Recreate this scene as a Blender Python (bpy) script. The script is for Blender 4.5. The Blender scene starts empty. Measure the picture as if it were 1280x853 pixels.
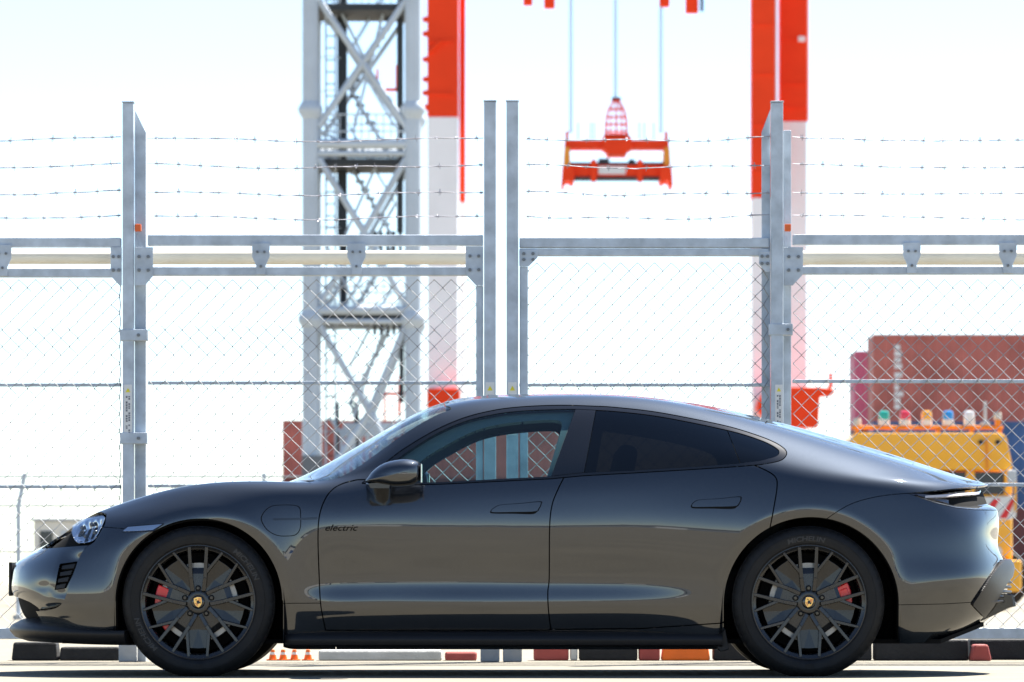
import bpy, bmesh, math, random
import numpy as np
from mathutils import Vector, Matrix

# ------------------------------------------------------------------ camera, sky, sun, exposure
SC = bpy.context.scene
COL = SC.collection
R = math.radians
F_PX, HORIZON, CAM_D, CAM_H = 6058.0, 727.5, 23.0, 0.45     # focal length and horizon in photo pixels, metres

cam_d = bpy.data.cameras.new('camera')
cam = bpy.data.objects.new('camera', cam_d)
COL.objects.link(cam)
cam.location = (0, -CAM_D, CAM_H)
cam.rotation_euler = (R(90), 0, 0)
cam_d.sensor_width = 36
cam_d.lens = F_PX / 1280 * 36
cam_d.shift_y = (HORIZON - 426.5) / 1280
cam_d.clip_start, cam_d.clip_end = 0.5, 9000
cam_d.dof.use_dof = True
cam_d.dof.focus_distance = 23.05
cam_d.dof.aperture_fstop = 7.0
SC.camera = cam

SUN_EL, SUN_AZ = 58.0, 36.0        # degrees; azimuth from +Y (away from the camera) towards +X
world = bpy.data.worlds.new('World')
SC.world = world
world.use_nodes = True
wn = world.node_tree
sky = wn.nodes.new('ShaderNodeTexSky')
sky.sky_type = 'NISHITA'
sky.sun_disc = False
sky.sun_elevation, sky.sun_rotation = R(SUN_EL), R(SUN_AZ)
sky.air_density, sky.dust_density, sky.ozone_density = 0.75, 0.0, 1.3
wn.links.new(sky.outputs[0], wn.nodes['Background'].inputs[0])
wn.nodes['Background'].inputs[1].default_value = 0.062
sun_d = bpy.data.lights.new('sun', 'SUN')
sun_d.energy, sun_d.angle, sun_d.color = 5.0, R(0.53), (1.0, 0.95, 0.87)
sun = bpy.data.objects.new('sun', sun_d)
COL.objects.link(sun)
sd = Vector((math.sin(R(SUN_AZ)) * math.cos(R(SUN_EL)), math.cos(R(SUN_AZ)) * math.cos(R(SUN_EL)), math.sin(R(SUN_EL))))
sun.rotation_euler = sd.to_track_quat('Z', 'Y').to_euler()
sun.location = sd * 40
vs = SC.view_settings
vs.view_transform, vs.look, vs.exposure, vs.gamma = 'Standard', 'None', 2.0, 1.0
vs.use_curve_mapping = False
SC.render.engine = 'CYCLES'
SC.cycles.max_bounces = 10
SC.cycles.transparent_max_bounces = 16
SC.cycles.caustics_reflective = False
SC.cycles.caustics_refractive = False
SC.cycles.use_denoising = True

# ------------------------------------------------------------------ helpers
random.seed(7)


def P(px, py, Z):
    """photo pixel at distance Z from the camera -> world point"""
    return Vector(((px - 640) * Z / F_PX, Z - CAM_D, CAM_H + (HORIZON - py) * Z / F_PX))


def hx(h):
    h = h.lstrip('#')
    c = [int(h[i:i + 2], 16) / 255 for i in (0, 2, 4)]
    return tuple((v / 12.92 if v <= 0.04045 else ((v + 0.055) / 1.055) ** 2.4) for v in c)


MATS = {}


def mat(name, color, rough=0.5, metal=0.0, noise=0.0, nscale=20.0, bump=0.0, bscale=60.0, coat=0.0, coat_rough=0.03,
        spec=0.5, trans=0.0, ior=1.45, stretch=None, rnoise=0.0, emit=0.0, alpha=1.0):
    """one procedural principled material; colour varied by noise, relief by bump"""
    m = bpy.data.materials.new(name)
    m.use_nodes = True
    nt = m.node_tree
    b = nt.nodes['Principled BSDF']
    b.inputs['Base Color'].default_value = (*color, 1)
    b.inputs['Roughness'].default_value = rough
    b.inputs['Metallic'].default_value = metal
    b.inputs['Specular IOR Level'].default_value = spec
    b.inputs['Coat Weight'].default_value = coat
    b.inputs['Coat Roughness'].default_value = coat_rough
    b.inputs['Transmission Weight'].default_value = trans
    b.inputs['IOR'].default_value = ior
    b.inputs['Alpha'].default_value = alpha
    tc = nt.nodes.new('ShaderNodeTexCoord')
    vec = tc.outputs['Object']
    if stretch:
        mp = nt.nodes.new('ShaderNodeMapping')
        mp.inputs['Scale'].default_value = stretch
        nt.links.new(vec, mp.inputs[0])
        vec = mp.outputs[0]
    if noise or rnoise:
        n = nt.nodes.new('ShaderNodeTexNoise')
        n.inputs['Scale'].default_value = nscale
        n.inputs['Detail'].default_value = 6
        nt.links.new(vec, n.inputs['Vector'])
        if noise:
            mx = nt.nodes.new('ShaderNodeMix')
            mx.data_type = 'RGBA'
            mx.inputs[6].default_value = (*[max(0, c * (1 - noise)) for c in color], 1)
            mx.inputs[7].default_value = (*[min(1, c * (1 + noise)) for c in color], 1)
            cr = nt.nodes.new('ShaderNodeMapRange')
            cr.inputs[1].default_value, cr.inputs[2].default_value = 0.3, 0.7
            nt.links.new(n.outputs['Fac'], cr.inputs[0])
            nt.links.new(cr.outputs[0], mx.inputs[0])
            nt.links.new(mx.outputs[2], b.inputs['Base Color'])
        if rnoise:
            mr = nt.nodes.new('ShaderNodeMapRange')
            mr.inputs[1].default_value, mr.inputs[2].default_value = 0.3, 0.7
            mr.inputs[3].default_value, mr.inputs[4].default_value = max(0.02, rough - rnoise), min(1, rough + rnoise)
            nt.links.new(n.outputs['Fac'], mr.inputs[0])
            nt.links.new(mr.outputs[0], b.inputs['Roughness'])
    if bump:
        n2 = nt.nodes.new('ShaderNodeTexNoise')
        n2.inputs['Scale'].default_value = bscale
        n2.inputs['Detail'].default_value = 5
        nt.links.new(vec, n2.inputs['Vector'])
        bp = nt.nodes.new('ShaderNodeBump')
        bp.inputs['Strength'].default_value = bump
        bp.inputs['Distance'].default_value = 0.01
        nt.links.new(n2.outputs['Fac'], bp.inputs['Height'])
        nt.links.new(bp.outputs[0], b.inputs['Normal'])
    if emit:
        b.inputs['Emission Color'].default_value = (*color, 1)
        b.inputs['Emission Strength'].default_value = emit
    MATS[name] = m
    return m


class MB:
    """collects shapes into one mesh"""

    def __init__(self):
        self.v, self.f, self.mi, self.cur = [], [], [], 0

    def add(self, vs_, fs):
        o = len(self.v)
        self.v += [tuple(p) for p in vs_]
        for f in fs:
            self.f.append(tuple(i + o for i in f))
            self.mi.append(self.cur)
        return self

    def box(self, lo, hi):
        x0, y0, z0 = lo
        x1, y1, z1 = hi
        return self.add([(x0, y0, z0), (x1, y0, z0), (x1, y1, z0), (x0, y1, z0), (x0, y0, z1), (x1, y0, z1), (x1, y1, z1), (x0, y1, z1)],
                        [(0, 3, 2, 1), (4, 5, 6, 7), (0, 1, 5, 4), (1, 2, 6, 5), (2, 3, 7, 6), (3, 0, 4, 7)])

    def tube(self, pts, r, n=8, cap=True, phase=0.0):
        pts = [Vector(p) for p in pts]
        rs = r if isinstance(r, (list, tuple)) else [r] * len(pts)
        vs_, fs = [], []
        up = None
        for i, p in enumerate(pts):
            t = (pts[min(i + 1, len(pts) - 1)] - pts[max(i - 1, 0)]).normalized()
            if up is None:
                up = Vector((0, 0, 1)) if abs(t.z) < 0.9 else Vector((0, 1, 0))
            a = t.cross(up)
            a.normalize()
            b = a.cross(t)
            b.normalize()
            up = b
            for k in range(n):
                th = 2 * math.pi * k / n + phase
                vs_.append(p + (a * math.cos(th) + b * math.sin(th)) * rs[i])
        for i in range(len(pts) - 1):
            for k in range(n):
                k2 = (k + 1) % n
                fs.append((i * n + k, i * n + k2, (i + 1) * n + k2, (i + 1) * n + k))
        if cap:
            fs.append(tuple(range(n - 1, -1, -1)))
            m = (len(pts) - 1) * n
            fs.append(tuple(range(m, m + n)))
        return self.add(vs_, fs)

    def prism(self, poly, y0, y1):
        """polygon in (x, z) extruded along y"""
        n = len(poly)
        vs_ = [(p[0], y0, p[1]) for p in poly] + [(p[0], y1, p[1]) for p in poly]
        fs = [tuple(range(n)), tuple(range(2 * n - 1, n - 1, -1))]
        fs += [(i, i + n, (i + 1) % n + n, (i + 1) % n) for i in range(n)]
        return self.add(vs_, fs)

    def lathe(self, prof, n=48, axis='y', closed=False, cx=0, cz=0):
        """profile [(radius, offset)] turned round the y axis (or z)"""
        vs_, fs = [], []
        m = len(prof)
        for k in range(n):
            th = 2 * math.pi * k / n
            c, s = math.cos(th), math.sin(th)
            for r_, o in prof:
                vs_.append((cx + r_ * c, o, cz + r_ * s) if axis == 'y' else (cx + r_ * c, cz + r_ * s, o))
        mm = m if closed else m - 1
        for k in range(n):
            k2 = (k + 1) % n
            for j in range(mm):
                j2 = (j + 1) % m
                fs.append((k * m + j, k2 * m + j, k2 * m + j2, k * m + j2))
        return self.add(vs_, fs)

    def build(self, name, material, parent=None, bevel=0.0, smooth=None, loc=None, fix=True, local=False):
        me = bpy.data.meshes.new(name)
        me.from_pydata(self.v, [], self.f)
        ms = material if isinstance(material, (list, tuple)) else [material]
        for m in ms:
            me.materials.append(m)
        if len(ms) > 1:
            me.polygons.foreach_set('material_index', self.mi)
        if fix:
            bm = bmesh.new()
            bm.from_mesh(me)
            bmesh.ops.recalc_face_normals(bm, faces=bm.faces)
            bm.to_mesh(me)
            bm.free()
        if smooth is not None:
            me.shade_smooth()
            me.set_sharp_from_angle(angle=R(smooth))
        return link(name, me, parent, bevel, loc, local)


def link(name, me, parent=None, bevel=0.0, loc=None, local=False):
    """one object; its mesh is in world coordinates unless local"""
    o = bpy.data.objects.new(name, me)
    COL.objects.link(o)
    if parent is not None:
        o.parent = parent
        if not local and parent.type == 'EMPTY':
            o.matrix_parent_inverse = Matrix.Translation(-Vector(parent.location))
    if loc is not None:
        o.location = loc
    if bevel:
        b = o.modifiers.new('bevel', 'BEVEL')
        b.width, b.segments, b.limit_method = bevel, 2, 'ANGLE'
        b.harden_normals = False
    return o


def tag(o, label=None, cat=None, group=None, kind=None):
    for k, v_ in (('label', label), ('category', cat), ('group', group), ('kind', kind)):
        if v_:
            o[k] = v_
    return o


def empty(name, loc, label=None, cat=None, group=None):
    o = bpy.data.objects.new(name, None)
    COL.objects.link(o)
    o.location = loc
    o.empty_display_size = 0.1
    return tag(o, label, cat, group)


def text_mesh(body, size, extrude=0.0, shear=0.0, align='CENTER', bold=0.0):
    cu = bpy.data.curves.new('lettering', 'FONT')
    cu.body, cu.size, cu.extrude, cu.shear = body, size, extrude, shear
    cu.align_x, cu.align_y = align, 'CENTER'
    cu.offset = bold
    cu.resolution_u = 3
    ob = bpy.data.objects.new('lettering_source', cu)
    COL.objects.link(ob)
    dg = bpy.context.evaluated_depsgraph_get()
    me = bpy.data.meshes.new_from_object(ob.evaluated_get(dg))
    bpy.data.objects.remove(ob)
    bpy.data.curves.remove(cu)
    return me

# ================================================================== ground
ground_m = mat('concrete_apron', (0.182, 0.162, 0.120), rough=0.85, noise=0.12, nscale=1.6, bump=0.25, bscale=90)
_nt = ground_m.node_tree
_b = _nt.nodes['Principled BSDF']
_src = _b.inputs['Base Color'].links[0].from_socket
_n = _nt.nodes.new('ShaderNodeTexNoise')
_n.inputs['Scale'].default_value, _n.inputs['Detail'].default_value = 140, 4
_tc = _nt.nodes.new('ShaderNodeTexCoord')
_nt.links.new(_tc.outputs['Object'], _n.inputs['Vector'])
_mr = _nt.nodes.new('ShaderNodeMapRange')
_mr.inputs[1].default_value, _mr.inputs[2].default_value, _mr.inputs[3].default_value, _mr.inputs[4].default_value = 0.3, 0.7, 0.75, 1.18
_nt.links.new(_n.outputs['Fac'], _mr.inputs[0])
_mul = _nt.nodes.new('ShaderNodeMix')
_mul.data_type, _mul.blend_type = 'RGBA', 'MULTIPLY'
_mul.inputs[0].default_value = 1.0
_nt.links.new(_src, _mul.inputs[6])
_nt.links.new(_mr.outputs[0], _mul.inputs[7])
_nt.links.new(_mul.outputs[2], _b.inputs['Base Color'])
g = MB()
g.add([(-900, -900, 0), (900, -900, 0), (900, 1500, 0), (-900, 1500, 0)], [(0, 1, 2, 3)])
tag(g.build('ground', ground_m), kind='structure')

# ================================================================== materials of the port
galv = mat('galvanised_steel', (0.475, 0.535, 0.595), rough=0.55, metal=0.12, noise=0.2, nscale=11, bump=0.08, bscale=60, rnoise=0.12)
galv_wire = mat('galvanised_wire', (0.24, 0.255, 0.27), rough=0.45, metal=0.5, noise=0.15, nscale=30)
barb_m = mat('barbed_wire_steel', (0.34, 0.34, 0.38), rough=0.5, metal=0.4)
pipe_m = mat('cream_painted_pipe', (0.62, 0.57, 0.47), rough=0.5, noise=0.08, nscale=4)
bolt_m = mat('bolt_steel', (0.16, 0.17, 0.18), rough=0.4, metal=0.8)
orange_cap = mat('orange_plastic', (0.75, 0.13, 0.02), rough=0.4)
sticker_m = mat('sticker_white', (0.72, 0.72, 0.70), rough=0.5)
sticker_y = mat('sticker_yellow', (0.75, 0.66, 0.03), rough=0.5)
sticker_k = mat('sticker_print', (0.10, 0.11, 0.14), rough=0.5)
crane_red = mat('crane_orange_red', (0.95, 0.062, 0.014), rough=0.55, noise=0.07, nscale=0.5, spec=0.15)
crane_white = mat('crane_white_paint', (0.94, 0.92, 0.92), rough=0.5, noise=0.05, nscale=0.4)
crane_dark = mat('crane_dark_steel', (0.045, 0.045, 0.05), rough=0.6)
tower_m = mat('tower_pale_grey_paint', (0.50, 0.56, 0.62), rough=0.5, noise=0.12, nscale=0.8)
tower_dark = mat('tower_black_cable', (0.025, 0.03, 0.035), rough=0.6)
cont_red = mat('container_oxide_red', (0.44, 0.13, 0.105), rough=0.6, noise=0.22, nscale=0.9)
cont_pink = mat('container_magenta', (0.55, 0.15, 0.22), rough=0.6, noise=0.1, nscale=0.9)
cont_blue = mat('container_blue', (0.05, 0.11, 0.26), rough=0.6, noise=0.2, nscale=0.9)
cont_brown = mat('container_brown', (0.17, 0.05, 0.045), rough=0.6, noise=0.2, nscale=0.9)
print_white = mat('container_white_print', (0.75, 0.73, 0.72), rough=0.6)
truck_y = mat('truck_yellow', (0.95, 0.43, 0.012), rough=0.4, noise=0.06, nscale=3, coat=0.3)
truck_bar = mat('truck_amber_rail', (0.80, 0.25, 0.010), rough=0.5)
truck_glass = mat('truck_dark_glass', (0.02, 0.03, 0.04), rough=0.1)
truck_black = mat('truck_black', (0.02, 0.02, 0.022), rough=0.6)
pale_grey = mat('pale_grey_paint', (0.52, 0.54, 0.55), rough=0.7, noise=0.1, nscale=1)
kerb_black = mat('kerb_black_rubber', (0.010, 0.010, 0.011), rough=0.8, noise=0.3, nscale=12, bump=0.3, bscale=60)
kerb_red = mat('kerb_red_paint', (0.30, 0.055, 0.045), rough=0.7, noise=0.15, nscale=10)
kerb_orange = mat('kerb_orange_paint', (0.85, 0.16, 0.012), rough=0.6, noise=0.1, nscale=10)
kerb_pale = mat('kerb_pale_concrete', (0.46, 0.46, 0.44), rough=0.9, noise=0.15, nscale=8, bump=0.3, bscale=70)
ZF = 27.2                                     # distance of the gate line


def pbox(m, x0, x1, y0, y1, Z, depth, back=0.0):
    """box that covers photo rectangle x0..x1, y0..y1 at distance Z, running back by depth"""
    a, b = P(x0, y1, Z), P(x1, y0, Z)
    return m.box((a.x, a.y + back, a.z), (b.x, a.y + back + depth, b.z))


# ================================================================== gate posts
def bolt(m, px, py, Z, r=0.010):
    c = P(px, py, Z)
    m.lathe([(0.0005, c.y - 0.011), (r * 0.9, c.y - 0.011), (r, c.y - 0.008), (r, c.y + 0.01)], n=6, cx=c.x, cz=c.z)


def sticker(px0, px1, py0, post, y):
    """white warning label: yellow triangle over a column of small print"""
    a, b = P(px0, py0 + 66, ZF), P(px1, py0, ZF)
    s = MB().box((a.x, y - 0.0015, a.z), (b.x, y + 0.001, b.z)).build('warning_label', sticker_m, post)
    w = b.x - a.x
    cx = (a.x + b.x) / 2
    t = b.z - w * 0.95
    MB().prism([(cx - w * 0.3, t), (cx + w * 0.3, t), (cx, t + w * 0.55)], y - 0.003, y - 0.0016).build('warning_triangle', sticker_y, s)
    pr = MB()
    rr = random.Random(int(px0))
    for col_ in (0, 1):
        z = t - w * 0.5
        while z > a.z + 0.03:
            h = rr.uniform(0.006, 0.012)
            pr.box((cx - w * 0.26 + col_ * w * 0.32, y - 0.003, z - h), (cx - w * 0.26 + col_ * w * 0.32 + w * 0.2, y - 0.0017, z))
            z -= h + rr.choice((0.004, 0.004, 0.02))
    tag(pr.build('small_print', sticker_k, s), kind='stuff')


def gate_post(px0, px1, top, label, back=None, cap=None, gusset=(), clamps=(), label_px=None, slant=0):
    c = P((px0 + px1) / 2, 0, ZF)
    root = empty('gate_post', (c.x, c.y, 0), label, 'gate post', 'tall galvanised gate posts')
    a, b = P(px0, 0, ZF), P(px1, top, ZF)
    d = b.x - a.x
    m = MB().box((a.x, a.y, 0), (b.x, a.y + d, b.z))
    m.build('post', galv, root, bevel=0.006)
    MB().box((a.x - 0.003, a.y - 0.003, b.z + 0.0005), (b.x + 0.003, a.y + d + 0.003, b.z + 0.008)).build('post_cap', galv, root, bevel=0.002)
    # base plate with anchor nut
    base = MB().box((a.x - 0.02, a.y - 0.02, 0), (b.x + 0.02, a.y + d + 0.02, 0.10)).build('post_base', kerb_pale, root, bevel=0.008)
    if back:
        x0, x1, tl, tr = back                    # second member behind, its top cut on the slant
        q0, q1 = P(x0, tl, ZF + 0.14), P(x1, tr, ZF + 0.14)
        MB().prism([(q0.x, 0), (q1.x, 0), (q1.x, q1.z), (q0.x, q0.z)], q0.y, q0.y + 0.07).build('back_post', galv, root, bevel=0.004)
    if slant:
        q0, q1 = P(px0 - 11 if slant < 0 else px1, top + 24, ZF), P(px0 if slant < 0 else px1 + 14, top + 6, ZF)
        lo, hi = min(q0.x, q1.x), max(q0.x, q1.x)
        zt = b.z - 0.03
        pl = [(lo, zt - 0.13), (lo, 0.0), (hi, 0.0), (hi, zt)] if slant < 0 else [(lo, zt), (lo, 0.0), (hi, 0.0), (hi, zt - 0.13)]
        MB().prism(pl, a.y + d + 0.02, a.y + d + 0.032).build('stay_plate', galv, root, bevel=0.002)
    for poly in gusset:
        pts = [P(x, y, ZF) for x, y in poly]
        gp = MB().prism([(p_.x, p_.z) for p_ in pts], a.y + 0.012, a.y + 0.022).build('gusset_plate', galv, root, bevel=0.002)
        bm_ = MB()
        xs, ys = [q[0] for q in poly], [q[1] for q in poly]
        for fx, fy in ((0.25, 0.25), (0.25, 0.6), (0.75, 0.25), (0.75, 0.6)):
            bx_, by_ = min(xs) + fx * (max(xs) - min(xs)), min(ys) + fy * (max(ys) - min(ys))
            bb = MB()
            bolt(bb, bx_, by_, ZF + 0.012)
            bb.build('bolt', bolt_m, gp)
    for cy in clamps:
        q0, q1 = P(px0 - 3, cy + 7, ZF), P((back[1] if back else px1) + 2, cy - 7, ZF)
        cl = MB().box((q0.x, q0.y - 0.006, q0.z), (q1.x, q0.y + 0.09, q1.z)).build('clamp', galv, root, bevel=0.003)
        bb = MB()
        bolt(bb, px1 + 6 if back else px1 - 3, cy, ZF - 0.006)
        bb.build('bolt', bolt_m, cl)
    if cap:
        q0, q1 = P(cap[0], cap[1] + 9, ZF), P(cap[0] + 8, cap[1], ZF)
        MB().box((q0.x, q0.y + 0.01, q0.z), (q1.x, q0.y + 0.05, q1.z)).build('orange_marker', orange_cap, root, bevel=0.004)
    if label_px:
        sticker(label_px[0], label_px[1], label_px[2], root, a.y)
    return root


gate_post(153, 167, 128.5, 'tall square galvanised gate post above the front wheel of the car', back=(169, 182, 150, 163), cap=(168, 280), slant=1,
          gusset=([(138, 309), (152, 309), (152, 357), (149, 357), (138, 345)], [(168, 309), (191, 309), (191, 345), (181, 357), (168, 357)]), clamps=(419, 548), label_px=(155, 165, 481))
gate_post(605, 620, 127, 'left of the two close galvanised posts where the gates meet', clamps=(), label_px=(607, 618, 478),
          gusset=([(582, 308), (604, 308), (604, 357), (595, 357), (582, 343)],))
gate_post(633, 648, 127, 'right of the two close galvanised posts where the gates meet', clamps=(), label_px=(635, 646, 478),
          gusset=([(649, 312), (672, 312), (672, 322), (661, 333), (649, 333)],))
gate_post(964, 979, 128, 'tall galvanised gate post with slanted stay rising behind the rear window', back=(979.5, 989, 163, 163), cap=(981, 280), slant=-1,
          gusset=([(949, 314), (963, 314), (963, 340), (957, 340), (949, 330)], [(980, 309), (1004, 309), (1004, 343), (991, 357), (980, 357)]), clamps=(412,), label_px=(969, 978, 481))


# ================================================================== gate leaves with chain link and barbed wire
def chain_link(x0, x1, py_top, y, pitch=0.0945, r=0.0033):
    """woven zigzag wires between world x0..x1 from near the ground to py_top"""
    zt = P(0, py_top, ZF).z
    zb = 0.165
    verts, faces = [], []
    hp = pitch / 2
    n = int((x1 - x0) / hp)
    rows = int((zt - zb) / hp)
    ring = [(math.cos(a), math.sin(a)) for a in (0.5, 2.6, 4.7)]
    rr = random.Random(int(x0 * 100))
    for i in range(n + 1):
        cx = x0 + (i + 0.5) * hp
        prev = None
        for k in range(rows + 1):
            s = 1 if (k + i) % 2 else -1
            x = min(max(cx + s * hp * 0.53, x0), x1) + rr.uniform(-.0010, .0010)
            z = zb + k * hp + rr.uniform(-.0008, .0008)
            yy = y + s * 0.0025
            o = len(verts)
            for cxr, sr in ring:
                verts.append((x + cxr * r, yy + sr * r, z))
            if prev is not None:
                for j in range(3):
                    j2 = (j + 1) % 3
                    faces.append((prev + j, prev + j2, o + j2, o + j))
            prev = o
    m = MB()
    m.v, m.f, m.mi = verts, faces, [0] * len(faces)
    return m


def barbed(x0, x1, py, root, y, seed):
    rr = random.Random(seed)
    z0 = P(0, py, ZF).z
    n = max(6, int((x1 - x0) / 0.09))
    ph = rr.uniform(0, 6)
    pts = []
    for i in range(n + 1):
        t = i / n
        sag = -0.018 * math.sin(math.pi * t) + 0.006 * math.sin(t * 11 + ph) + rr.uniform(-.002, .002)
        pts.append(Vector((x0 + (x1 - x0) * t, y, z0 + sag)))
    m = MB()
    for s in (0, math.pi):
        m.tube([p_ + Vector((0, 0.0022 * math.cos(i * 1.9 + s), 0.0022 * math.sin(i * 1.9 + s))) for i, p_ in enumerate(pts)], 0.0019, n=4)
    d = 0.05
    L = x1 - x0
    while d < L:
        t = d / L
        i = min(int(t * n), n - 1)
        c = pts[i].lerp(pts[i + 1], t * n - i)
        for k in range(2):
            a = rr.uniform(0, math.pi)
            v_ = Vector((rr.uniform(-.25, .25), math.cos(a), math.sin(a))) * 0.019
            m.tube([c - v_ + Vector((k * .006, 0, 0)), c + v_ + Vector((k * .006, 0, 0))], [0.0014, 0.0018], n=3)
        m.tube([c - Vector((.008, 0, 0)), c + Vector((.012, 0, 0))], 0.0052, n=5)
        d += rr.uniform(0.10, 0.125)
    m.build('barbed_wire', barb_m, root)


def gate_leaf(px0, px1, label, rails, top_mesh, brackets, wires, stile=None, pipe=None, seed=1, wire_y=(172, 205.5, 239.5, 269.5), barb=None):
    a, b = P(px0, 0, ZF), P(px1, 0, ZF)
    y = a.y + 0.03
    root = empty('chain_link_gate', ((a.x + b.x) / 2, y, 0), label, 'gate', 'sliding chain link gates of the port fence')
    for (t, bt) in rails:
        z1, z0 = P(0, t, ZF).z, P(0, bt, ZF).z
        MB().box((a.x + .001, y - 0.012, z0), (b.x - .001, y + 0.048, z1)).build('rail', galv, root, bevel=0.005)
    # bottom rail
    MB().box((a.x + .001, y - 0.01, 0.128), (b.x - .001, y + 0.04, 0.190)).build('bottom_rail', galv, root, bevel=0.005)
    if stile:
        for (s0, s1, st) in stile:
            q0, q1 = P(s0, 0, ZF), P(s1, st, ZF)
            MB().box((q0.x, y - 0.004, 0.085), (q1.x, y + 0.036, q1.z)).build('stile', galv, root, bevel=0.005)
    for bx0, bx1 in brackets:
        pts = [(bx0, rails[0][1] - 3), (bx1, rails[0][1] - 3), (bx1, rails[0][1] + 14), (bx1 - 5, rails[0][1] + 25), (bx1 - 5, rails[1][1] - 1), (bx0 + 5, rails[1][1] - 1), (bx0 + 5, rails[0][1] + 25), (bx0, rails[0][1] + 14)]
        pw = [P(x, z, ZF) for x, z in pts]
        br = MB().prism([(p_.x, p_.z) for p_ in pw], y - 0.024, y - 0.0135).build('hanger_bracket', galv, root, bevel=0.002)
        for dx, dy in ((0.3, 8), (0.7, 8), (0.5, 26)):
            bb = MB()
            bolt(bb, bx0 + (bx1 - bx0) * dx, rails[0][1] + dy, y - 0.024 + CAM_D, r=0.008)
            bb.build('bolt', bolt_m, br)
    for wy in wires:
        z = P(0, wy, ZF).z
        MB().box((a.x, y + 0.012, z - 0.010), (b.x, y + 0.030, z + 0.010)).build('tension_bar', galv, root, bevel=0.003)
    if pipe:
        z1, z0 = P(0, pipe[0], ZF + .25).z, P(0, pipe[1], ZF + .25).z
        cz = (z1 + z0) / 2
        MB().tube([(P(pipe[2], 0, ZF + .25).x, y + 0.25, cz), (P(pipe[3], 0, ZF + .25).x, y + 0.25, cz)], (z1 - z0) / 2, n=20).build('track_beam', pipe_m, root, smooth=40)
    tag(chain_link(a.x + .004, b.x - .004, top_mesh, y + 0.006).build('chain_link_mesh', galv_wire, root, fix=False), kind='stuff')
    bx = barb or (px0, px1)
    for i, wy in enumerate(wire_y):
        barbed(P(bx[0], 0, ZF).x, P(bx[1], 0, ZF).x, wy, root, y - 0.02, seed * 10 + i)
    return root


gate_leaf(-420, 151, 'chain link gate leaf running off the left edge behind the car nose', [(297, 309), (335.5, 346.5)], 346, [(-8, 14), (-128, -106), (-248, -226)], (481, 608.5), pipe=(314, 330, -420, 142), seed=1)
gate_leaf(184, 604, 'wide chain link gate leaf in front of the lattice mast', [(293.5, 307), (333.5, 344.5)], 344, [(315, 337), (434, 457)], (478.5, 607.5), stile=[(595, 604, 357)], pipe=(313, 330.5, 186, 588), seed=2)
gate_leaf(649, 962, 'chain link gate leaf below the hanging orange spreader', [(297, 309.5), (310.5, 320)], 320, [], (481, 607), stile=[(649.5, 660, 333)], seed=3)
gate_leaf(991, 1740, 'chain link gate leaf in front of the yellow truck', [(293, 306), (333, 343)], 343, [(1129, 1151), (1249, 1271), (1369, 1391), (1489, 1511)], (476.5, 606), pipe=(313, 331, 1000, 1740), seed=4)

# ================================================================== low kerb pieces along the gate line
def kerb(px0, px1, top, m_, label, Z=27.62, taper=0.0, name='kerb_block', cat='kerb block', group='low kerb blocks along the gate'):
    a, b = P(px0, 0, Z), P(px1, top, Z)
    t = taper
    mb = MB().add([(a.x, a.y, 0), (b.x, a.y, 0), (b.x, a.y + .22, 0), (a.x, a.y + .22, 0), (a.x + t, a.y + .02, b.z), (b.x - t, a.y + .02, b.z), (b.x - t, a.y + .2, b.z), (a.x + t, a.y + .2, b.z)],
                  [(0, 3, 2, 1), (4, 5, 6, 7), (0, 1, 5, 4), (1, 2, 6, 5), (2, 3, 7, 6), (3, 0, 4, 7)])
    return tag(mb.build(name, m_, bevel=0.012), label, cat, group)


kerb(14, 72, 803, kerb_black, 'tall black kerb block below the front splitter of the car', taper=0.01)
kerb(74, 150, 809, kerb_black, 'lower black kerb block just ahead of the front tyre', taper=0.005)
kerb(398, 552, 813, kerb_pale, 'long pale grey kerb block under the front door')
kerb(556, 596, 815, kerb_red, 'short dark red kerb block left of the twin gate posts')
kerb(667, 711, 802, kerb_red, 'dark red kerb block right of the twin gate posts')
kerb(713, 722, 802, kerb_pale, 'narrow pale kerb block between red and black ones')
kerb(724, 797, 802, kerb_black, 'black kerb block under the rear door between red blocks')
kerb(799, 825, 803, kerb_red, 'small dark red kerb block touching the bright orange one')
kerb(827, 888, 806, kerb_orange, 'bright orange kerb block under the rear door', taper=0.012)
kerb(892, 1090, 802, kerb_black, 'black kerb block hidden behind the rear tyre')
kerb(1094, 1211, 800, kerb_black, 'long black kerb block under the rear bumper')
kerb(1214, 1240, 806, kerb_red, 'small dark red kerb block below the tail of the car', taper=0.02, Z=27.5)
kerb(1213, 1330, 799.5, kerb_black, 'black kerb block at the right edge behind the tail', Z=27.9)
for i, px_ in enumerate((341, 354, 368, 385)):
    c = P(px_, 0, 27.7)
    root = empty('safety_cone', (c.x, c.y, 0), ('first', 'second', 'third', 'fourth')[i] + ' small orange cone counting from the front tyre', 'cone', 'small orange cones on the ground')
    k = MB().lathe([(0.024, 0.006), (0.019, 0.028), (0.011, 0.062), (0.004, 0.064)], n=16, axis='z', cx=c.x, cz=c.y).build('cone_body', kerb_orange, root, smooth=30)
    MB().box((c.x - .035, c.y - .035, 0.001), (c.x + .035, c.y + .035, 0.008)).build('cone_base', kerb_orange, root, bevel=0.002)
    MB().lathe([(0.0180, 0.034), (0.0150, 0.048)], n=16, axis='z', cx=c.x, cz=c.y).build('cone_band', sticker_m, root, smooth=30)


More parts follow.
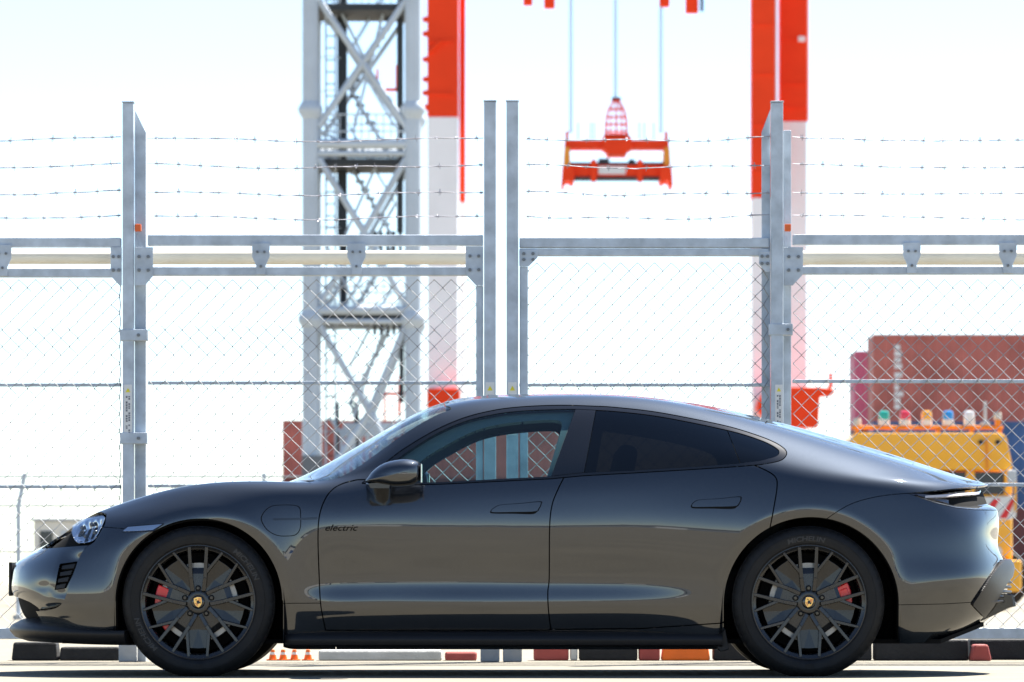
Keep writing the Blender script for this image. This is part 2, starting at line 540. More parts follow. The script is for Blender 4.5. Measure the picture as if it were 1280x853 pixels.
# ================================================================== containers
def container(name, px0, px1, Z, z0, h, m_, label, depth=2.44, print_px=None, ribs=True):
    x0, x1 = P(px0, 0, Z).x, P(px1, 0, Z).x
    y0 = Z - CAM_D
    root = empty(name, ((x0 + x1) / 2, y0, z0), label, 'container', 'stacked shipping containers')
    fr = 0.12
    # corrugated near side as one folded sheet
    m = MB()
    n = int((x1 - x0 - 2 * fr) / 0.28)
    xs, ys = [], []
    for i in range(n):
        o = x0 + fr + (x1 - x0 - 2 * fr) * i / n
        d = (x1 - x0 - 2 * fr) / n
        xs += [o, o + d * .35, o + d * .5, o + d * .85]
        ys += [0.02, 0.02, 0.055, 0.055]
    xs.append(x1 - fr)
    ys.append(0.02)
    vs_ = [(x, y0 + y, z0 + fr) for x, y in zip(xs, ys)] + [(x, y0 + y, z0 + h - fr) for x, y in zip(xs, ys)]
    k = len(xs)
    m.add(vs_, [(i, i + 1, i + 1 + k, i + k) for i in range(k - 1)])
    m.build('side_wall', m_, root)
    # frame: posts, rails, and the rest of the box
    for a in (x0, x1 - fr):
        MB().box((a, y0, z0 + .002), (a + fr, y0 + fr, z0 + h - .002)).build('corner_post', m_, root, bevel=0.01)
        MB().box((a, y0 + depth - fr, z0 + .002), (a + fr, y0 + depth, z0 + h - .002)).build('corner_post', m_, root, bevel=0.01)
    MB().box((x0 + fr, y0, z0 + .002), (x1 - fr, y0 + fr, z0 + fr)).build('bottom_rail', m_, root)
    MB().box((x0 + fr, y0, z0 + h - fr), (x1 - fr, y0 + fr, z0 + h - .002)).build('top_rail', m_, root)
    MB().box((x0 + .01, y0 + .10, z0 + h - .09), (x1 - .01, y0 + depth - .02, z0 + h - .03)).build('roof_sheet', m_, root)
    MB().box((x0 + .03, y0 + fr, z0 + .01), (x0 + .07, y0 + depth - fr, z0 + h - .09)).build('end_wall', m_, root)
    MB().box((x1 - .07, y0 + fr, z0 + .01), (x1 - .03, y0 + depth - fr, z0 + h - .09)).build('end_wall', m_, root)
    MB().box((x0 + .07, y0 + depth - .06, z0 + .01), (x1 - .07, y0 + depth - .02, z0 + h - .09)).build('back_wall', m_, root)
    if print_px:
        pr = MB()
        rr = random.Random(3)
        w = 0.32
        cx = P(print_px, 0, Z).x
        z = z0 + h - 0.35
        for i in range(10):
            hh = 0.16
            pr.box((cx - w / 2, y0 + .008, z - hh), (cx - w / 2 + rr.uniform(.5, 1) * w, y0 + .018, z))
            z -= hh + 0.05
            if i == 3:
                z -= 0.08
        tag(pr.build('side_marking', print_white, root), kind='stuff')
    return root


ZC = 161.0
container('shipping_container', 1091, 1560, ZC, 5.78, 2.89, cont_red, 'oxide red container with white vertical marking on top of the right stack', print_px=1124)
container('shipping_container', 1091, 1560, ZC, 2.89, 2.89, cont_blue, 'blue container under the red one behind the yellow truck')
container('shipping_container', 1091, 1560, ZC, 0.0, 2.89, cont_brown, 'dark red container at the bottom of the right stack')
container('shipping_container', 1068, 1540, ZC + 6, 5.7, 2.70, cont_pink, 'magenta container end showing left of the red container')
container('shipping_container', 1068, 1540, ZC + 6, 2.85, 2.85, cont_brown, 'brown container under the magenta one')
container('shipping_container', 1068, 1540, ZC + 6, 0, 2.85, cont_pink, 'bottom container of the rear right stack')
ZC2 = 207.0
for i, (h0, m_) in enumerate(((0, cont_brown), (2.45, cont_brown), (4.9, cont_red))):
    container('shipping_container', 353, 710, ZC2, h0, 2.45, m_, ('bottom', 'middle', 'top')[i] + ' red brown container of the stack seen behind the windscreen')


# ================================================================== lattice mast
def lattice_mast():
    Z = 120.0
    W = P(452, 0, Z)
    root = empty('lattice_mast', (W.x, W.y + 1.4, 0), 'pale grey tubular lattice mast with ladder and platforms', 'mast')
    d = 2.7
    top = P(0, -60, Z).z
    near = [P(388, 0, Z).x, P(516, 0, Z).x]
    yn, yf = W.y, W.y + d
    for x in near:
        for y, r in ((yn, 0.20), (yf, 0.17)):
            lg = MB().tube([(x, y, 0), (x, y, top)], r, n=18).build('leg', tower_m, root, smooth=40)
            for py in (138, 400, 612):
                z = P(0, py, Z).z
                MB().lathe([(r, z - .22), (r + .10, z - .05), (r + .11, z + .05), (r, z + .22)], n=18, axis='z', cx=x, cz=y).build('flange', tower_m, lg, smooth=40)
    # bracing: near and far faces
    def pt(px, py, y):
        q = P(px, py, Z)
        return Vector((q.x, y, q.z))
    for y, r, dark in ((yn, 0.084, False), (yf, 0.06, False)):
        for (x0, y0, x1, y1) in ((398, 0, 508, 158), (508, 0, 398, 158), (398, 198, 455, 290), (508, 198, 455, 290), (455, 290, 400, 380), (455, 290, 506, 380),
                                 (398, 405, 462, 515), (508, 405, 462, 515), (462, 515, 400, 610), (462, 515, 508, 610), (400, 640, 508, 730), (508, 640, 400, 730)):
            MB().tube([pt(x0, y0, y), pt(x1, y1, y)], r, n=12).build('brace', tower_m, root, smooth=40)
        for py, rr in ((180, 0.12), (192, 0.07), (388, 0.12), (402, 0.07), (622, 0.12)):
            MB().tube([pt(392, py, y), pt(512, py, y)], rr, n=12).build('cross_beam', tower_m, root, smooth=40)
    # thin tie rods and gallery hangers inside the frame
    for (x0, y0, x1, y1) in ((420, 0, 480, 120), (480, 0, 440, 160), (400, 160, 470, 198), (470, 200, 430, 290), (480, 290, 430, 380), (405, 300, 445, 385), (480, 405, 440, 520), (410, 520, 470, 610), (500, 520, 440, 610)):
        MB().tube([pt(x0, y0, yn + 1.0), pt(x1, y1, yn + 1.0)], 0.035, n=8).build('tie_rod', tower_m, root, smooth=40)
    for x in near:
        for (y0, y1) in ((0, 180), (180, 390), (390, 620)):
            a, b = P(0, y0, Z).z, P(0, y1, Z).z
            MB().tube([(x, yn, a), (x, yf, b)], 0.07, n=10).build('side_brace', tower_m, root, smooth=40)
            MB().tube([(x, yn, b), (x, yf, b)], 0.09, n=10).build('side_beam', tower_m, root, smooth=40)
    # platforms with dark gratings and railings
    for py in (4, 198, 392):
        z = P(0, py, Z).z
        pf = MB().box((near[0] + .1, yn + .1, z - .16), (near[1] - .1, yf - .1, z)).build('platform', tower_dark, root)
        for k in range(3):
            zz = z + 0.25 + k * 0.42
            MB().tube([(near[0], yn + .05, zz), (near[1], yn + .05, zz)], 0.022, n=6).build('handrail', tower_m, pf)
            MB().tube([(near[0], yf - .05, zz), (near[1], yf - .05, zz)], 0.022, n=6).build('handrail', tower_m, pf)
        n = 14
        bl = MB()
        for k in range(n + 1):
            x = near[0] + (near[1] - near[0]) * k / n
            bl.tube([(x, yn + .05, z), (x, yn + .05, z + 1.1)], 0.016, n=5)
        tag(bl.build('railing_bars', tower_m, pf), kind='stuff')
    # cable shafts
    for x0, x1, yy, t, b in ((419, 431, 1.5, -60, 292), (494, 502, 1.7, -60, 285), (421, 431, 1.5, 300, 392), (497, 503, 1.7, 420, 500), (415, 421, 1.5, 500, 620), (440, 446, 1.5, 500, 620)):
        a, c = P(x0, b, Z), P(x1, t, Z)
        MB().box((a.x, yn + yy, a.z), (c.x, yn + yy + .25, c.z)).build('cable_duct', tower_dark, root, bevel=0.02)
    # ladder
    xl, xr = P(405, 0, Z).x, P(417, 0, Z).x
    ld = MB()
    for x in (xl, xr):
        MB().tube([(x, yn + 1.2, 0), (x, yn + 1.2, top)], 0.026, n=6).build('ladder_stile', tower_m, root)
    z = 0.3
    rg = MB()
    while z < top:
        rg.tube([(xl, yn + 1.2, z), (xr, yn + 1.2, z)], 0.018, n=5)
        z += 0.30
    tag(rg.build('ladder_rungs', tower_dark, root), kind='stuff')
    # ladder cage hoops
    z = 2.5
    hp = MB()
    while z < top:
        hp.tube([(xl - .12 + 0.24 * k / 6 * 2, yn + 1.2 - 0.45 * math.sin(math.pi * k / 6), z) for k in range(7)], 0.012, n=4)
        z += 0.85
    tag(hp.build('ladder_hoops', tower_m, root), kind='stuff')
    # zigzag stairs between the platforms
    for i, (y0, y1) in enumerate(((198, 4), (392, 198), (610, 392))):
        xa, xb = (P(434, 0, Z).x, P(492, 0, Z).x) if i % 2 else (P(492, 0, Z).x, P(434, 0, Z).x)
        za, zb_ = P(0, y0, Z).z, P(0, y1, Z).z
        for yy in (1.75, 2.35):
            MB().tube([(xa, yn + yy, za), (xb, yn + yy, (za + zb_) / 2), (xa, yn + yy, zb_)], 0.045, n=6).build('stair_stringer', tower_m, root)
            MB().tube([(xa, yn + yy, za + .95), (xb, yn + yy, (za + zb_) / 2 + .95), (xa, yn + yy, zb_ + .95)], 0.022, n=5).build('stair_rail', tower_m, root)
        tr_ = MB()
        for k in range(19):
            t = k / 18
            x = xa + (xb - xa) * (t * 2 if t < .5 else 2 - t * 2)
            z = za + (zb_ - za) * t
            tr_.box((x - .11, yn + 1.76, z), (x + .11, yn + 2.34, z + .03))
        tag(tr_.build('stair_treads', tower_dark, root), kind='stuff')
    # dark vent louvres hung under the platforms
    for py in (300, 404):
        for k in range(5):
            a, b = P(466 + k * 8, py + 14, Z), P(470 + k * 8, py - 12, Z)
            MB().box((a.x, yn + .3, a.z), (b.x, yn + .4, b.z)).build('louvre', tower_dark, root)
    # service stair and cabinet near the foot
    for k in range(7):
        a, b = P(424 + k * 8, 640, Z), P(428 + k * 8, 535, Z)
        MB().box((a.x, yn + .5, a.z), (b.x, yn + .6, b.z)).build('guard_bar', tower_m, root)
    a, b = P(428, 545, Z), P(500, 528, Z)
    MB().box((a.x, yn + .45, a.z), (b.x, yn + .65, b.z)).build('guard_rail', tower_m, root)
    a, b = P(376, 745, Z), P(528, 560, Z)
    for px_ in (380, 508):
        a, b = P(px_, 742, Z), P(px_ + 16, 540, Z)
    a, b = P(378, 610, Z), P(404, 570, Z)
    MB().box((a.x, yn - .35, a.z), (b.x, yn - .22, b.z)).build('junction_box', mat('cabinet_grey', (0.16, 0.17, 0.18), 0.6), root, bevel=0.02)


lattice_mast()


# ================================================================== container crane
def crane():
    Z = 264.0
    root = empty('container_crane', (P(755, 0, Z).x, Z - CAM_D + 6, 0), 'huge ship to shore crane with orange upper legs and white lower legs', 'crane')
    top = P(0, -120, Z).z

    def leg(px0, px1, py_split, dy, w=2.0, m_top=crane_red, m_bot=crane_white):
        a, b = P(px0, py_split, Z), P(px1, py_split, Z)
        y = a.y + dy
        MB().box((a.x, y, a.z), (b.x, y + w, top)).build('upper_leg', m_top, root, bevel=0.06)
        MB().box((a.x + .02, y + .02, 0.0), (b.x - .02, y + w - .02, a.z - 0.003)).build('lower_leg', m_bot, root, bevel=0.06)
    leg(534, 573, 146, 0)
    leg(573.5, 581, 248, 2.6)
    leg(940, 969, 247, 0)
    leg(978.5, 1013, 146, 2.6)
    # fittings on the left leg: ladder cage and brackets
    for py in (20, 38, 70, 95, 112, 130):
        a, b = P(528, py + 6, Z), P(535, py, Z)
        MB().box((a.x, a.y + .3, a.z), (b.x, a.y + .9, b.z)).build('leg_bracket', crane_red, root)
    for py in (50, 116):
        a, b = P(536, py + 3, Z), P(566, py, Z)
        MB().box((a.x, a.y - .12, a.z), (b.x, a.y - .002, b.z)).build('leg_stiffener', crane_red, root)
    a, b = P(538, 62, Z), P(546, 50, Z)
    MB().tube([P(536, 66, Z - .1), P(552, 51, Z - .1)], 0.14, n=8).build('leg_stiffener', crane_red, root, smooth=40)
    # weld ribs, hatch and pipe runs on the right legs
    for px0, px1, pys, dy in ((941, 968, (30, 92, 155, 214), 0), (979.5, 1012, (42, 98, 128), 2.6), (574, 580.5, (60, 130, 200), 2.6)):
        for py in pys:
            a, b = P(px0, py + 1.6, Z), P(px1, py, Z)
            MB().box((a.x, a.y + dy - .07, a.z), (b.x, a.y + dy - .002, b.z)).build('leg_rib', crane_red, root)
    a, b = P(1001, 46, Z), P(1010, 39, Z)
    MB().box((a.x, a.y + 2.45, a.z), (b.x, a.y + 2.598, b.z)).build('access_hatch', crane_white, root, bevel=0.03)
    a, b = P(1014, 146, Z), P(1014, -100, Z)
    MB().tube([(a.x + .03, a.y + 3.2, a.z), (a.x + .03, a.y + 3.2, b.z)], 0.07, n=8).build('pipe_run', crane_white, root, smooth=40)
    a, b = P(971.5, 260, Z), P(971.5, -100, Z)
    MB().tube([(a.x, a.y + 1.2, a.z), (a.x, a.y + 1.2, b.z)], 0.06, n=8).build('pipe_run', crane_white, root, smooth=40)
    # railings behind the mast
    for (x0, x1, y0, y1) in ((469, 500, 109, 113), (470, 473, 85, 112), (494, 497, 80, 112), (478, 506, 490, 494), (479, 482, 480, 525), (497, 501, 470, 520)):
        a, b = P(x0, y1, Z), P(x1, y0, Z)
        MB().box((a.x, a.y + .5, a.z), (b.x, a.y + .7, b.z)).build('gangway_rail', crane_red, root)
    # sill gear at the foot of each side
    a, b = P(534, 511, Z), P(575, 487, Z)
    MB().box((a.x, a.y - 1.6, a.z), (b.x, a.y - .1, b.z)).build('drive_box', crane_red, root, bevel=0.08)
    pts = [(943, 512), (946, 503), (955, 489), (965, 486), (1020, 486), (1038, 488), (1041, 492), (1036, 497), (1022, 497), (1020, 536), (966, 536), (950, 520)]
    pw = [P(x, y, Z) for x, y in pts]
    MB().prism([(p_.x, p_.z) for p_ in pw], pw[0].y - 2.2, pw[0].y - .3).build('cable_reel_housing', crane_red, root, bevel=0.08)
    MB().tube([P(1034, 492, Z - 1.2), P(1039, 480, Z - 1.2), P(1038, 466, Z - 1.2)], [0.14, 0.12, 0.1], n=8).build('reel_arm', crane_red, root, smooth=40)
    # sill beams and portal beams joining the legs (low one hidden by the car, high one above the picture)
    for (py0, py1) in ((690, 640), (-60, -118)):
        a, b = P(530, py0, Z), P(1016, py1, Z)
        MB().box((a.x, a.y + 2.1 + 2.7, a.z), (b.x, a.y + 2.1 + 4.6, b.z)).build('portal_beam', crane_red if py0 < 0 else crane_white, root, bevel=0.08)
    # trolley hanging under the boom
    a, b = P(640, -16, Z), P(900, -70, Z)
    tr = MB().box((a.x, a.y + .5, a.z), (b.x, a.y + 4, b.z)).build('trolley', crane_red, root, bevel=0.08)
    for (x0, x1, y1) in ((654, 666, 3), (680, 694, 7), (825, 838, 5), (858, 874, 13)):
        a, b = P(x0, y1, Z), P(x1, -16.5, Z)
        MB().box((a.x, a.y + 1, a.z), (b.x, a.y + 1.8, b.z + .05)).build('sheave_block', crane_red, tr, bevel=0.04)
    a, b = P(876.5, 11, Z), P(880.5, -16.5, Z)
    MB().box((a.x, a.y + 1, a.z), (b.x, a.y + 1.4, b.z)).build('sheave_block', crane_dark, tr)
    return root


crane()


def spreader():
    Z = 264.0
    c = P(771, 235, Z)
    root = empty('container_spreader', (c.x, c.y + 1.2, c.z), 'orange container spreader hanging on cables from the crane', 'spreader')

    def bx(name, x0, x1, y0, y1, d0, d1, m_, bev=0.05, par=root):
        a, b = P(x0, y1, Z), P(x1, y0, Z)
        return MB().box((a.x, a.y + d0, a.z), (b.x, a.y + d1, b.z)).build(name, m_, par, bevel=bev)
    bx('upper_frame', 706, 836.5, 174, 184.5, 0.5, 2.2, crane_red)
    q = [P(x, y, Z) for x, y in ((753, 171), (790, 171), (790, 185), (785, 187), (783, 193), (760, 193), (757, 187), (753, 185))]
    MB().prism([(p_.x, p_.z) for p_ in q], q[0].y + .2, q[0].y + 2.4).build('head_block', crane_red, root, bevel=0.04)
    bx('head_plate', 755, 787, 166.5, 169.5, 0.4, 2.2, crane_red, 0.02)
    bx('lower_beam', 712, 832, 206, 221, 0.1, 0.9, crane_red)
    bx('beam_flange', 712, 832, 221.3, 225, 0.0, 1.0, crane_dark, 0.02)
    bx('beam_flange', 712, 832, 202.5, 205.6, 0.2, 1.0, crane_dark, 0.02)
    bx('name_panel', 748, 782, 208, 218, 0.02, 0.095, print_white, 0.01)
    bx('motor', 748, 762, 197.5, 202.2, 0.3, 0.8, crane_dark, 0.03)
    bx('motor', 786, 794, 198.5, 202.2, 0.3, 0.8, crane_dark, 0.03)
    for s, x in ((1, 707), (-1, 835.5)):
        q = [P(x + s * dx, y, Z) for dx, y in ((-1.5, 184), (5, 184), (6, 200), (5, 222), (0, 222), (-3, 214), (-2.5, 200))]
        MB().prism([(p_.x, p_.z) for p_ in q], q[0].y - .1, q[0].y + 2.5).build('end_frame', mat('spreader_amber', (0.85, 0.30, 0.02), 0.5) if s > 0 else MATS['spreader_amber'], root, bevel=0.04)
        q = [P(x + s * dx, y, Z) for dx, y in ((-4, 208), (10, 208), (11, 226), (8, 229.5), (4, 226), (0, 226), (-3, 234.5), (-5.5, 233))]
        MB().prism([(p_.x, p_.z) for p_ in q], q[0].y - .3, q[0].y + 2.7).build('corner_casting', crane_red, root, bevel=0.02)
        bx('lift_lug', x + (0 if s > 0 else -4), x + (4 if s > 0 else 0), 162, 174, 1.0, 1.4, crane_red, 0.02)
    for x in (742, 800):
        q = [P(x + dx, y, Z) for dx, y in ((-3.5, 202), (0, 198), (3.5, 202), (3.5, 226), (0, 229.5), (-3.5, 226))]
        MB().prism([(p_.x, p_.z) for p_ in q], q[0].y - .08, q[0].y + .098).build('guide_plate', crane_red, root, bevel=0.02)
    # cable basket: pale red hoops
    cg = P(771, 0, Z)
    for py, r in ((124, 5), (134, 10.5), (144, 13), (153, 14), (162, 14.2)):
        z, rr = P(0, py, Z).z, r * Z / F_PX
        MB().tube([(cg.x + rr * math.cos(t), cg.y + 1.3 + rr * math.sin(t), z) for t in np.linspace(0, 2 * math.pi, 21)], 0.035, n=5).build('basket_hoop', crane_red, root)
    for k in range(12):
        t = 2 * math.pi * k / 12
        pts = []
        for py, r in ((120, 3), (124, 5), (134, 10.5), (144, 13), (153, 14), (167, 14.2)):
            rr = r * Z / F_PX
            pts.append((cg.x + rr * math.cos(t), cg.y + 1.3 + rr * math.sin(t), P(0, py, Z).z))
        MB().tube(pts, 0.03, n=5).build('basket_bar', crane_red, root)
    bx('basket_cap', 765, 777, 119.5, 121.5, 1.0, 1.6, crane_dark, 0)
    MB().tube([(cg.x, cg.y + 1.3, P(0, 122, Z).z), (cg.x, cg.y + 1.3, P(0, 167, Z).z)], 0.05, n=6).build('power_cable', crane_red, root)
    rope = mat('wire_rope', (0.50, 0.60, 0.68), 0.5)
    for x, y in ((714, 164), (770, 120), (827, 164)):
        for dd in (-0.10, 0.10):
            a = P(x, y, Z)
            MB().tube([(a.x + dd * .6, a.y + 1.2, a.z), (a.x + dd * .6, a.y + 1.2, P(0, -20, Z).z)], 0.045, n=5).build('hoist_rope', rope, root)
    for x in (723, 739, 743, 800, 806, 818):
        a = P(x, 172, Z)
        MB().tube([(a.x, a.y + 1.2, a.z), (a.x, a.y + 1.2, P(0, 151, Z).z)], 0.03, n=5).build('guide_rod', crane_dark, root)


spreader()


# ================================================================== yellow terminal truck
def truck():
    Z = 75.0
    c = P(1165, 0, Z)
    root = empty('yellow_truck', (c.x, c.y + 2.5, 0), 'yellow terminal truck with a row of coloured beacons on its roof', 'truck')

    def bx(name, x0, x1, y0, y1, d0, d1, m_, bev=0.03, par=root):
        a, b = P(x0, y1, Z), P(x1, y0, Z)
        return MB().box((a.x, a.y + d0, a.z), (b.x, a.y + d1, b.z)).build(name, m_, par, bevel=bev)
    q = [P(x, y, Z) for x, y in ((1064, 588), (1064, 548), (1068, 543), (1076, 541.5), (1250, 541.5), (1256, 544), (1259, 550), (1266, 585), (1264, 588))]
    cab = MB().prism([(p_.x, p_.z) for p_ in q], c.y, c.y + 1.9).build('cab_roof', truck_y, root, bevel=0.05)
    MB().prism([(P(x, y, Z).x, P(x, y, Z).z) for x, y in ((1231.5, 546), (1234, 546), (1235, 586), (1232.5, 586))], c.y - .03, c.y - .002).build('cab_seam', truck_bar, cab)
    for x in (1226, 1247):
        a = P(x, 553, Z)
        MB().lathe([(0.001, a.y - .05), (.036, a.y - .05), (.04, a.y + .01)], n=14, cx=a.x, cz=a.z).build('marker_lamp', truck_black, cab, smooth=40)
    for x0, x1 in ((1064, 1070), (1110, 1116), (1154, 1160), (1208, 1219), (1256, 1266)):
        bx('cab_pillar', x0, x1, 588.3, 618, 0.05, 0.25, truck_y, 0.02)
    bx('cab_window', 1070.3, 1153.7, 590, 618, 0.12, 0.15, truck_glass, 0)
    bx('cab_window', 1160.3, 1207.7, 590, 618, 0.12, 0.15, truck_glass, 0)
    bx('cab_window', 1219.3, 1255.7, 590, 618, 0.12, 0.15, truck_glass, 0)
    bx('cab_body', 1064, 1266, 618.3, 700, 0.02, 1.9, truck_y, 0.05)
    bx('cab_back', 1066, 1262, 588.3, 618, 1.5, 1.9, truck_y, 0.02)
    q = [P(x, y, Z) for x, y in ((1224, 622), (1270, 620), (1270, 646), (1262, 650), (1224, 650))]
    pl = MB().prism([(p_.x, p_.z) for p_ in q], c.y - .04, c.y + .015).build('hazard_plate', sticker_m, root, bevel=0.01)
    for x in (1226, 1249):
        q = [P(x + dx, y, Z) for dx, y in ((0, 650), (9, 650), (27, 622), (18, 622))]
        q = [P(min(x + dx, 1269), y, Z) for dx, y in ((0, 648), (9, 648), (24, 624), (15, 624))]
        MB().prism([(p_.x, p_.z) for p_ in q], c.y - .047, c.y - .0415).build('hazard_stripe', caliper_or_red, pl)
    bx('mirror_arm', 1267.5, 1270, 600, 640, -0.1, -0.02, truck_y, 0.01)
    bx('wing_mirror', 1258, 1269, 588, 604, -0.2, -0.08, pale_grey, 0.02)
    bx('bumper', 1056, 1276, 700.5, 740, -0.15, 0.3, truck_y, 0.04)
    bx('grille', 1090, 1210, 655, 695, -0.03, 0.018, truck_black, 0.01)
    for k in range(4):
        bx('grille_bar', 1092, 1208, 658 + k * 9.5, 662 + k * 9.5, -0.06, -0.031, truck_y, 0.005)
    for x in (1071, 1245):
        a = P(x, 690, Z)
        MB().lathe([(0.001, a.y - .02), (.09, a.y - .015), (.10, a.y + .015)], n=18, cx=a.x, cz=a.z).build('headlamp', sticker_m, root, smooth=40)
    for x in (1062, 1236):
        a = P(x + 16, 0, Z)
        MB().lathe([(0.001, 0), (0.28, 0), (0.30, .02), (0.46, .0), (0.49, .05), (0.49, .30), (0.46, .35), (0.001, .35)], n=32, cx=0, cz=0).build('tyre', rubber_dark, root, smooth=40).location = (a.x, a.y + .6, 0.49)
        wh = MB().lathe([(0.001, 0), (0.28, 0), (0.30, .02), (0.46, .0), (0.49, .05), (0.49, .30), (0.46, .35), (0.001, .35)], n=32, cx=0, cz=0).build('tyre', rubber_dark, root, smooth=40)
        wh.location = (a.x, a.y + 4.2, 0.49)
    bx('chassis', 1100, 1230, 700.5, 735, 0.4, 5.5, truck_black, 0.03)
    # roof bar, beacons, aerial
    rail = bx('roof_rail', 1066, 1256, 531.5, 536.5, 0.2, 0.32, truck_bar, 0.02)
    for x in (1070, 1120, 1172, 1214, 1249):
        bx('rail_post', x, x + 5, 536.8, 541.4, 0.2, 0.3, truck_bar, 0.005, rail)
    bx('rail_post', 1246, 1253, 524, 531.2, 0.2, 0.3, truck_bar, 0.01, rail)
    cols = (('teal', (0.02, 0.42, 0.32)), ('red', (0.75, 0.03, 0.06)), ('amber', (0.90, 0.42, 0.01)), ('blue', (0.03, 0.30, 0.75)), ('white', (0.80, 0.80, 0.78)))
    for x, (cn, cc) in zip((1106.5, 1133, 1160, 1187, 1213.5), cols):
        a = P(x, 531.4, Z)
        r = 0.086
        bs = MB().lathe([(0.001, a.z), (r, a.z), (r, a.z + .09), (0.001, a.z + .09)], n=20, axis='z', cx=a.x, cz=a.y + .26).build('beacon_base', sticker_m, root, smooth=40)
        dm = MB().lathe([(r * .93, a.z + .091), (r * .95, a.z + .18), (r * .85, a.z + .215), (r * .5, a.z + .228), (0.001, a.z + .23)], n=20, axis='z', cx=a.x, cz=a.y + .26)
        dm.build('beacon_lens', mat('beacon_' + cn, cc, 0.25, coat=0.5), root, smooth=40)
    for x in (1073, 1249):
        a = P(x, 523.8 if x > 1200 else 531.3, Z)
        MB().lathe([(0.001, a.z), (.06, a.z), (.06, a.z + .09), (0.05, a.z + .11), (0.001, a.z + .11)], n=16, axis='z', cx=a.x, cz=a.y + .26).build('work_lamp', pipe_m, root, smooth=40)
    a = P(1233.5, 531.3, Z)
    MB().tube([(a.x, a.y + .26, a.z), (a.x, a.y + .26, P(0, 501, Z).z)], 0.024, n=8).build('aerial', pale_grey, root)
    MB().box((a.x - .07, a.y + .2, a.z), (a.x + .07, a.y + .3, a.z + .05)).build('aerial_base', pale_grey, root, bevel=.01)


caliper_or_red = mat('hazard_red', (0.70, 0.03, 0.03), 0.5)
rubber_dark = mat('truck_tyre_rubber', (0.02, 0.02, 0.02), 0.8)
truck()

# ================================================================== far fence and hut beyond the left gate
def far_post(px, Z, label, lean=8):
    a = P(px, 0, Z)
    k = P(px, 634, Z)
    t = P(px + lean, 592, Z)
    root = empty('cranked_fence_post', (a.x, a.y, 0), label, 'fence post', 'posts of the far perimeter fence')
    MB().tube([(a.x, a.y, 0), (a.x, a.y, k.z), (t.x, a.y, t.z)], 0.028, n=10).build('post', galv, root, smooth=40)
    MB().box((a.x - .06, a.y - .06, 0), (a.x + .06, a.y + .06, .05)).build('post_foot', kerb_pale, root)
    return root


far_post(23, 58, 'cranked fence post standing left of the car nose')
far_post(176, 58, 'cranked fence post showing over the bonnet beside the gate post', lean=6)
ff = empty('far_fence', (P(90, 0, 58).x, 58 - CAM_D, 0), 'distant wire fence strands behind the car nose', 'fence')
for py in (596, 632.5, 690):
    a, b = P(-160, py, 58.03), P(400, py, 58.03)
    MB().tube([a, b], 0.012, n=5).build('fence_strand', galv_wire, ff)
for px_ in (-130, 330):
    a = P(px_, 0, 58.03)
    MB().tube([(a.x, a.y, 0), (a.x, a.y, 1.75)], 0.026, n=8).build('fence_stake', galv, ff, smooth=40)
h = empty('site_hut', (P(70, 0, 90).x, 90 - CAM_D + 1.2, 0), 'pale site hut far behind the nose of the car', 'hut')
hut_m = mat('hut_cream', (0.72, 0.68, 0.60), 0.7, noise=0.06, nscale=2)
a, b = P(42, 0, 90), P(98, 652, 90)
MB().box((a.x, a.y, 0), (b.x, a.y + 2.2, b.z)).build('wall', hut_m, h, bevel=0.02)
MB().box((a.x - .05, a.y - .05, b.z + .002), (b.x + .05, a.y + 2.25, b.z + .06)).build('roof', pale_grey, h, bevel=0.02)
a2, b2 = P(50, 690, 90), P(66, 664, 90)
MB().box((a2.x, a.y - .02, a2.z), (b2.x, a.y - .002, b2.z)).build('window', truck_glass, h)
a2, b2 = P(76, 738, 90), P(90, 664, 90)
MB().box((a2.x, a.y - .03, 0.02), (b2.x, a.y - .002, b2.z)).build('door', pale_grey, h)


# ================================================================== unseen warehouses added behind the photographer, for the car's flank to mirror
ware_m = mat('warehouse_pale_cladding', (0.55, 0.55, 0.53), 0.7, noise=0.08, nscale=0.3)
ware_g = mat('warehouse_grey_cladding', (0.22, 0.24, 0.26), 0.7, noise=0.08, nscale=0.3)
for x0, x1, dist, hh, m_, lb in ((-130, -48, 190, 7.5, ware_m, 'long pale warehouse added unseen behind the camera to mirror in the front door'), (-30, 6, 230, 5.0, ware_g, 'low grey warehouse added unseen behind the camera to mirror in the doors'),
                                 (22, 120, 210, 9.0, ware_m, 'tall pale warehouse added unseen behind the camera to mirror in the rear door')):
    r_ = empty('warehouse', ((x0 + x1) / 2, -dist, 0), lb, 'warehouse', 'unseen warehouses added for reflections')
    MB().box((x0, -dist - 30, 0), (x1, -dist, hh)).build('wall', m_, r_, bevel=0.1)
    MB().prism([(x0 - .6, hh), (x1 + .6, hh), (x1 + .6, hh + .5), ((x0 + x1) / 2, hh + 2.2), (x0 - .6, hh + .5)], -dist - 30.6, -dist + .6).build('roof', ware_g, r_)
    n_ = int((x1 - x0) / 11)
    for k in range(n_):
        c_ = x0 + (k + .5) * (x1 - x0) / n_
        MB().box((c_ - 2.2, -dist + .003, 0.02), (c_ + 2.2, -dist + .12, 4.2)).build('loading_door', pale_grey if k % 3 else cont_blue, r_)


# ================================================================== the parked car
YC = 0.97                      # world y of the car's centre plane
CAR = empty('parked_car', (-0.04, YC, 0), 'dark grey four door fastback sports car parked side on before the gates', 'car')

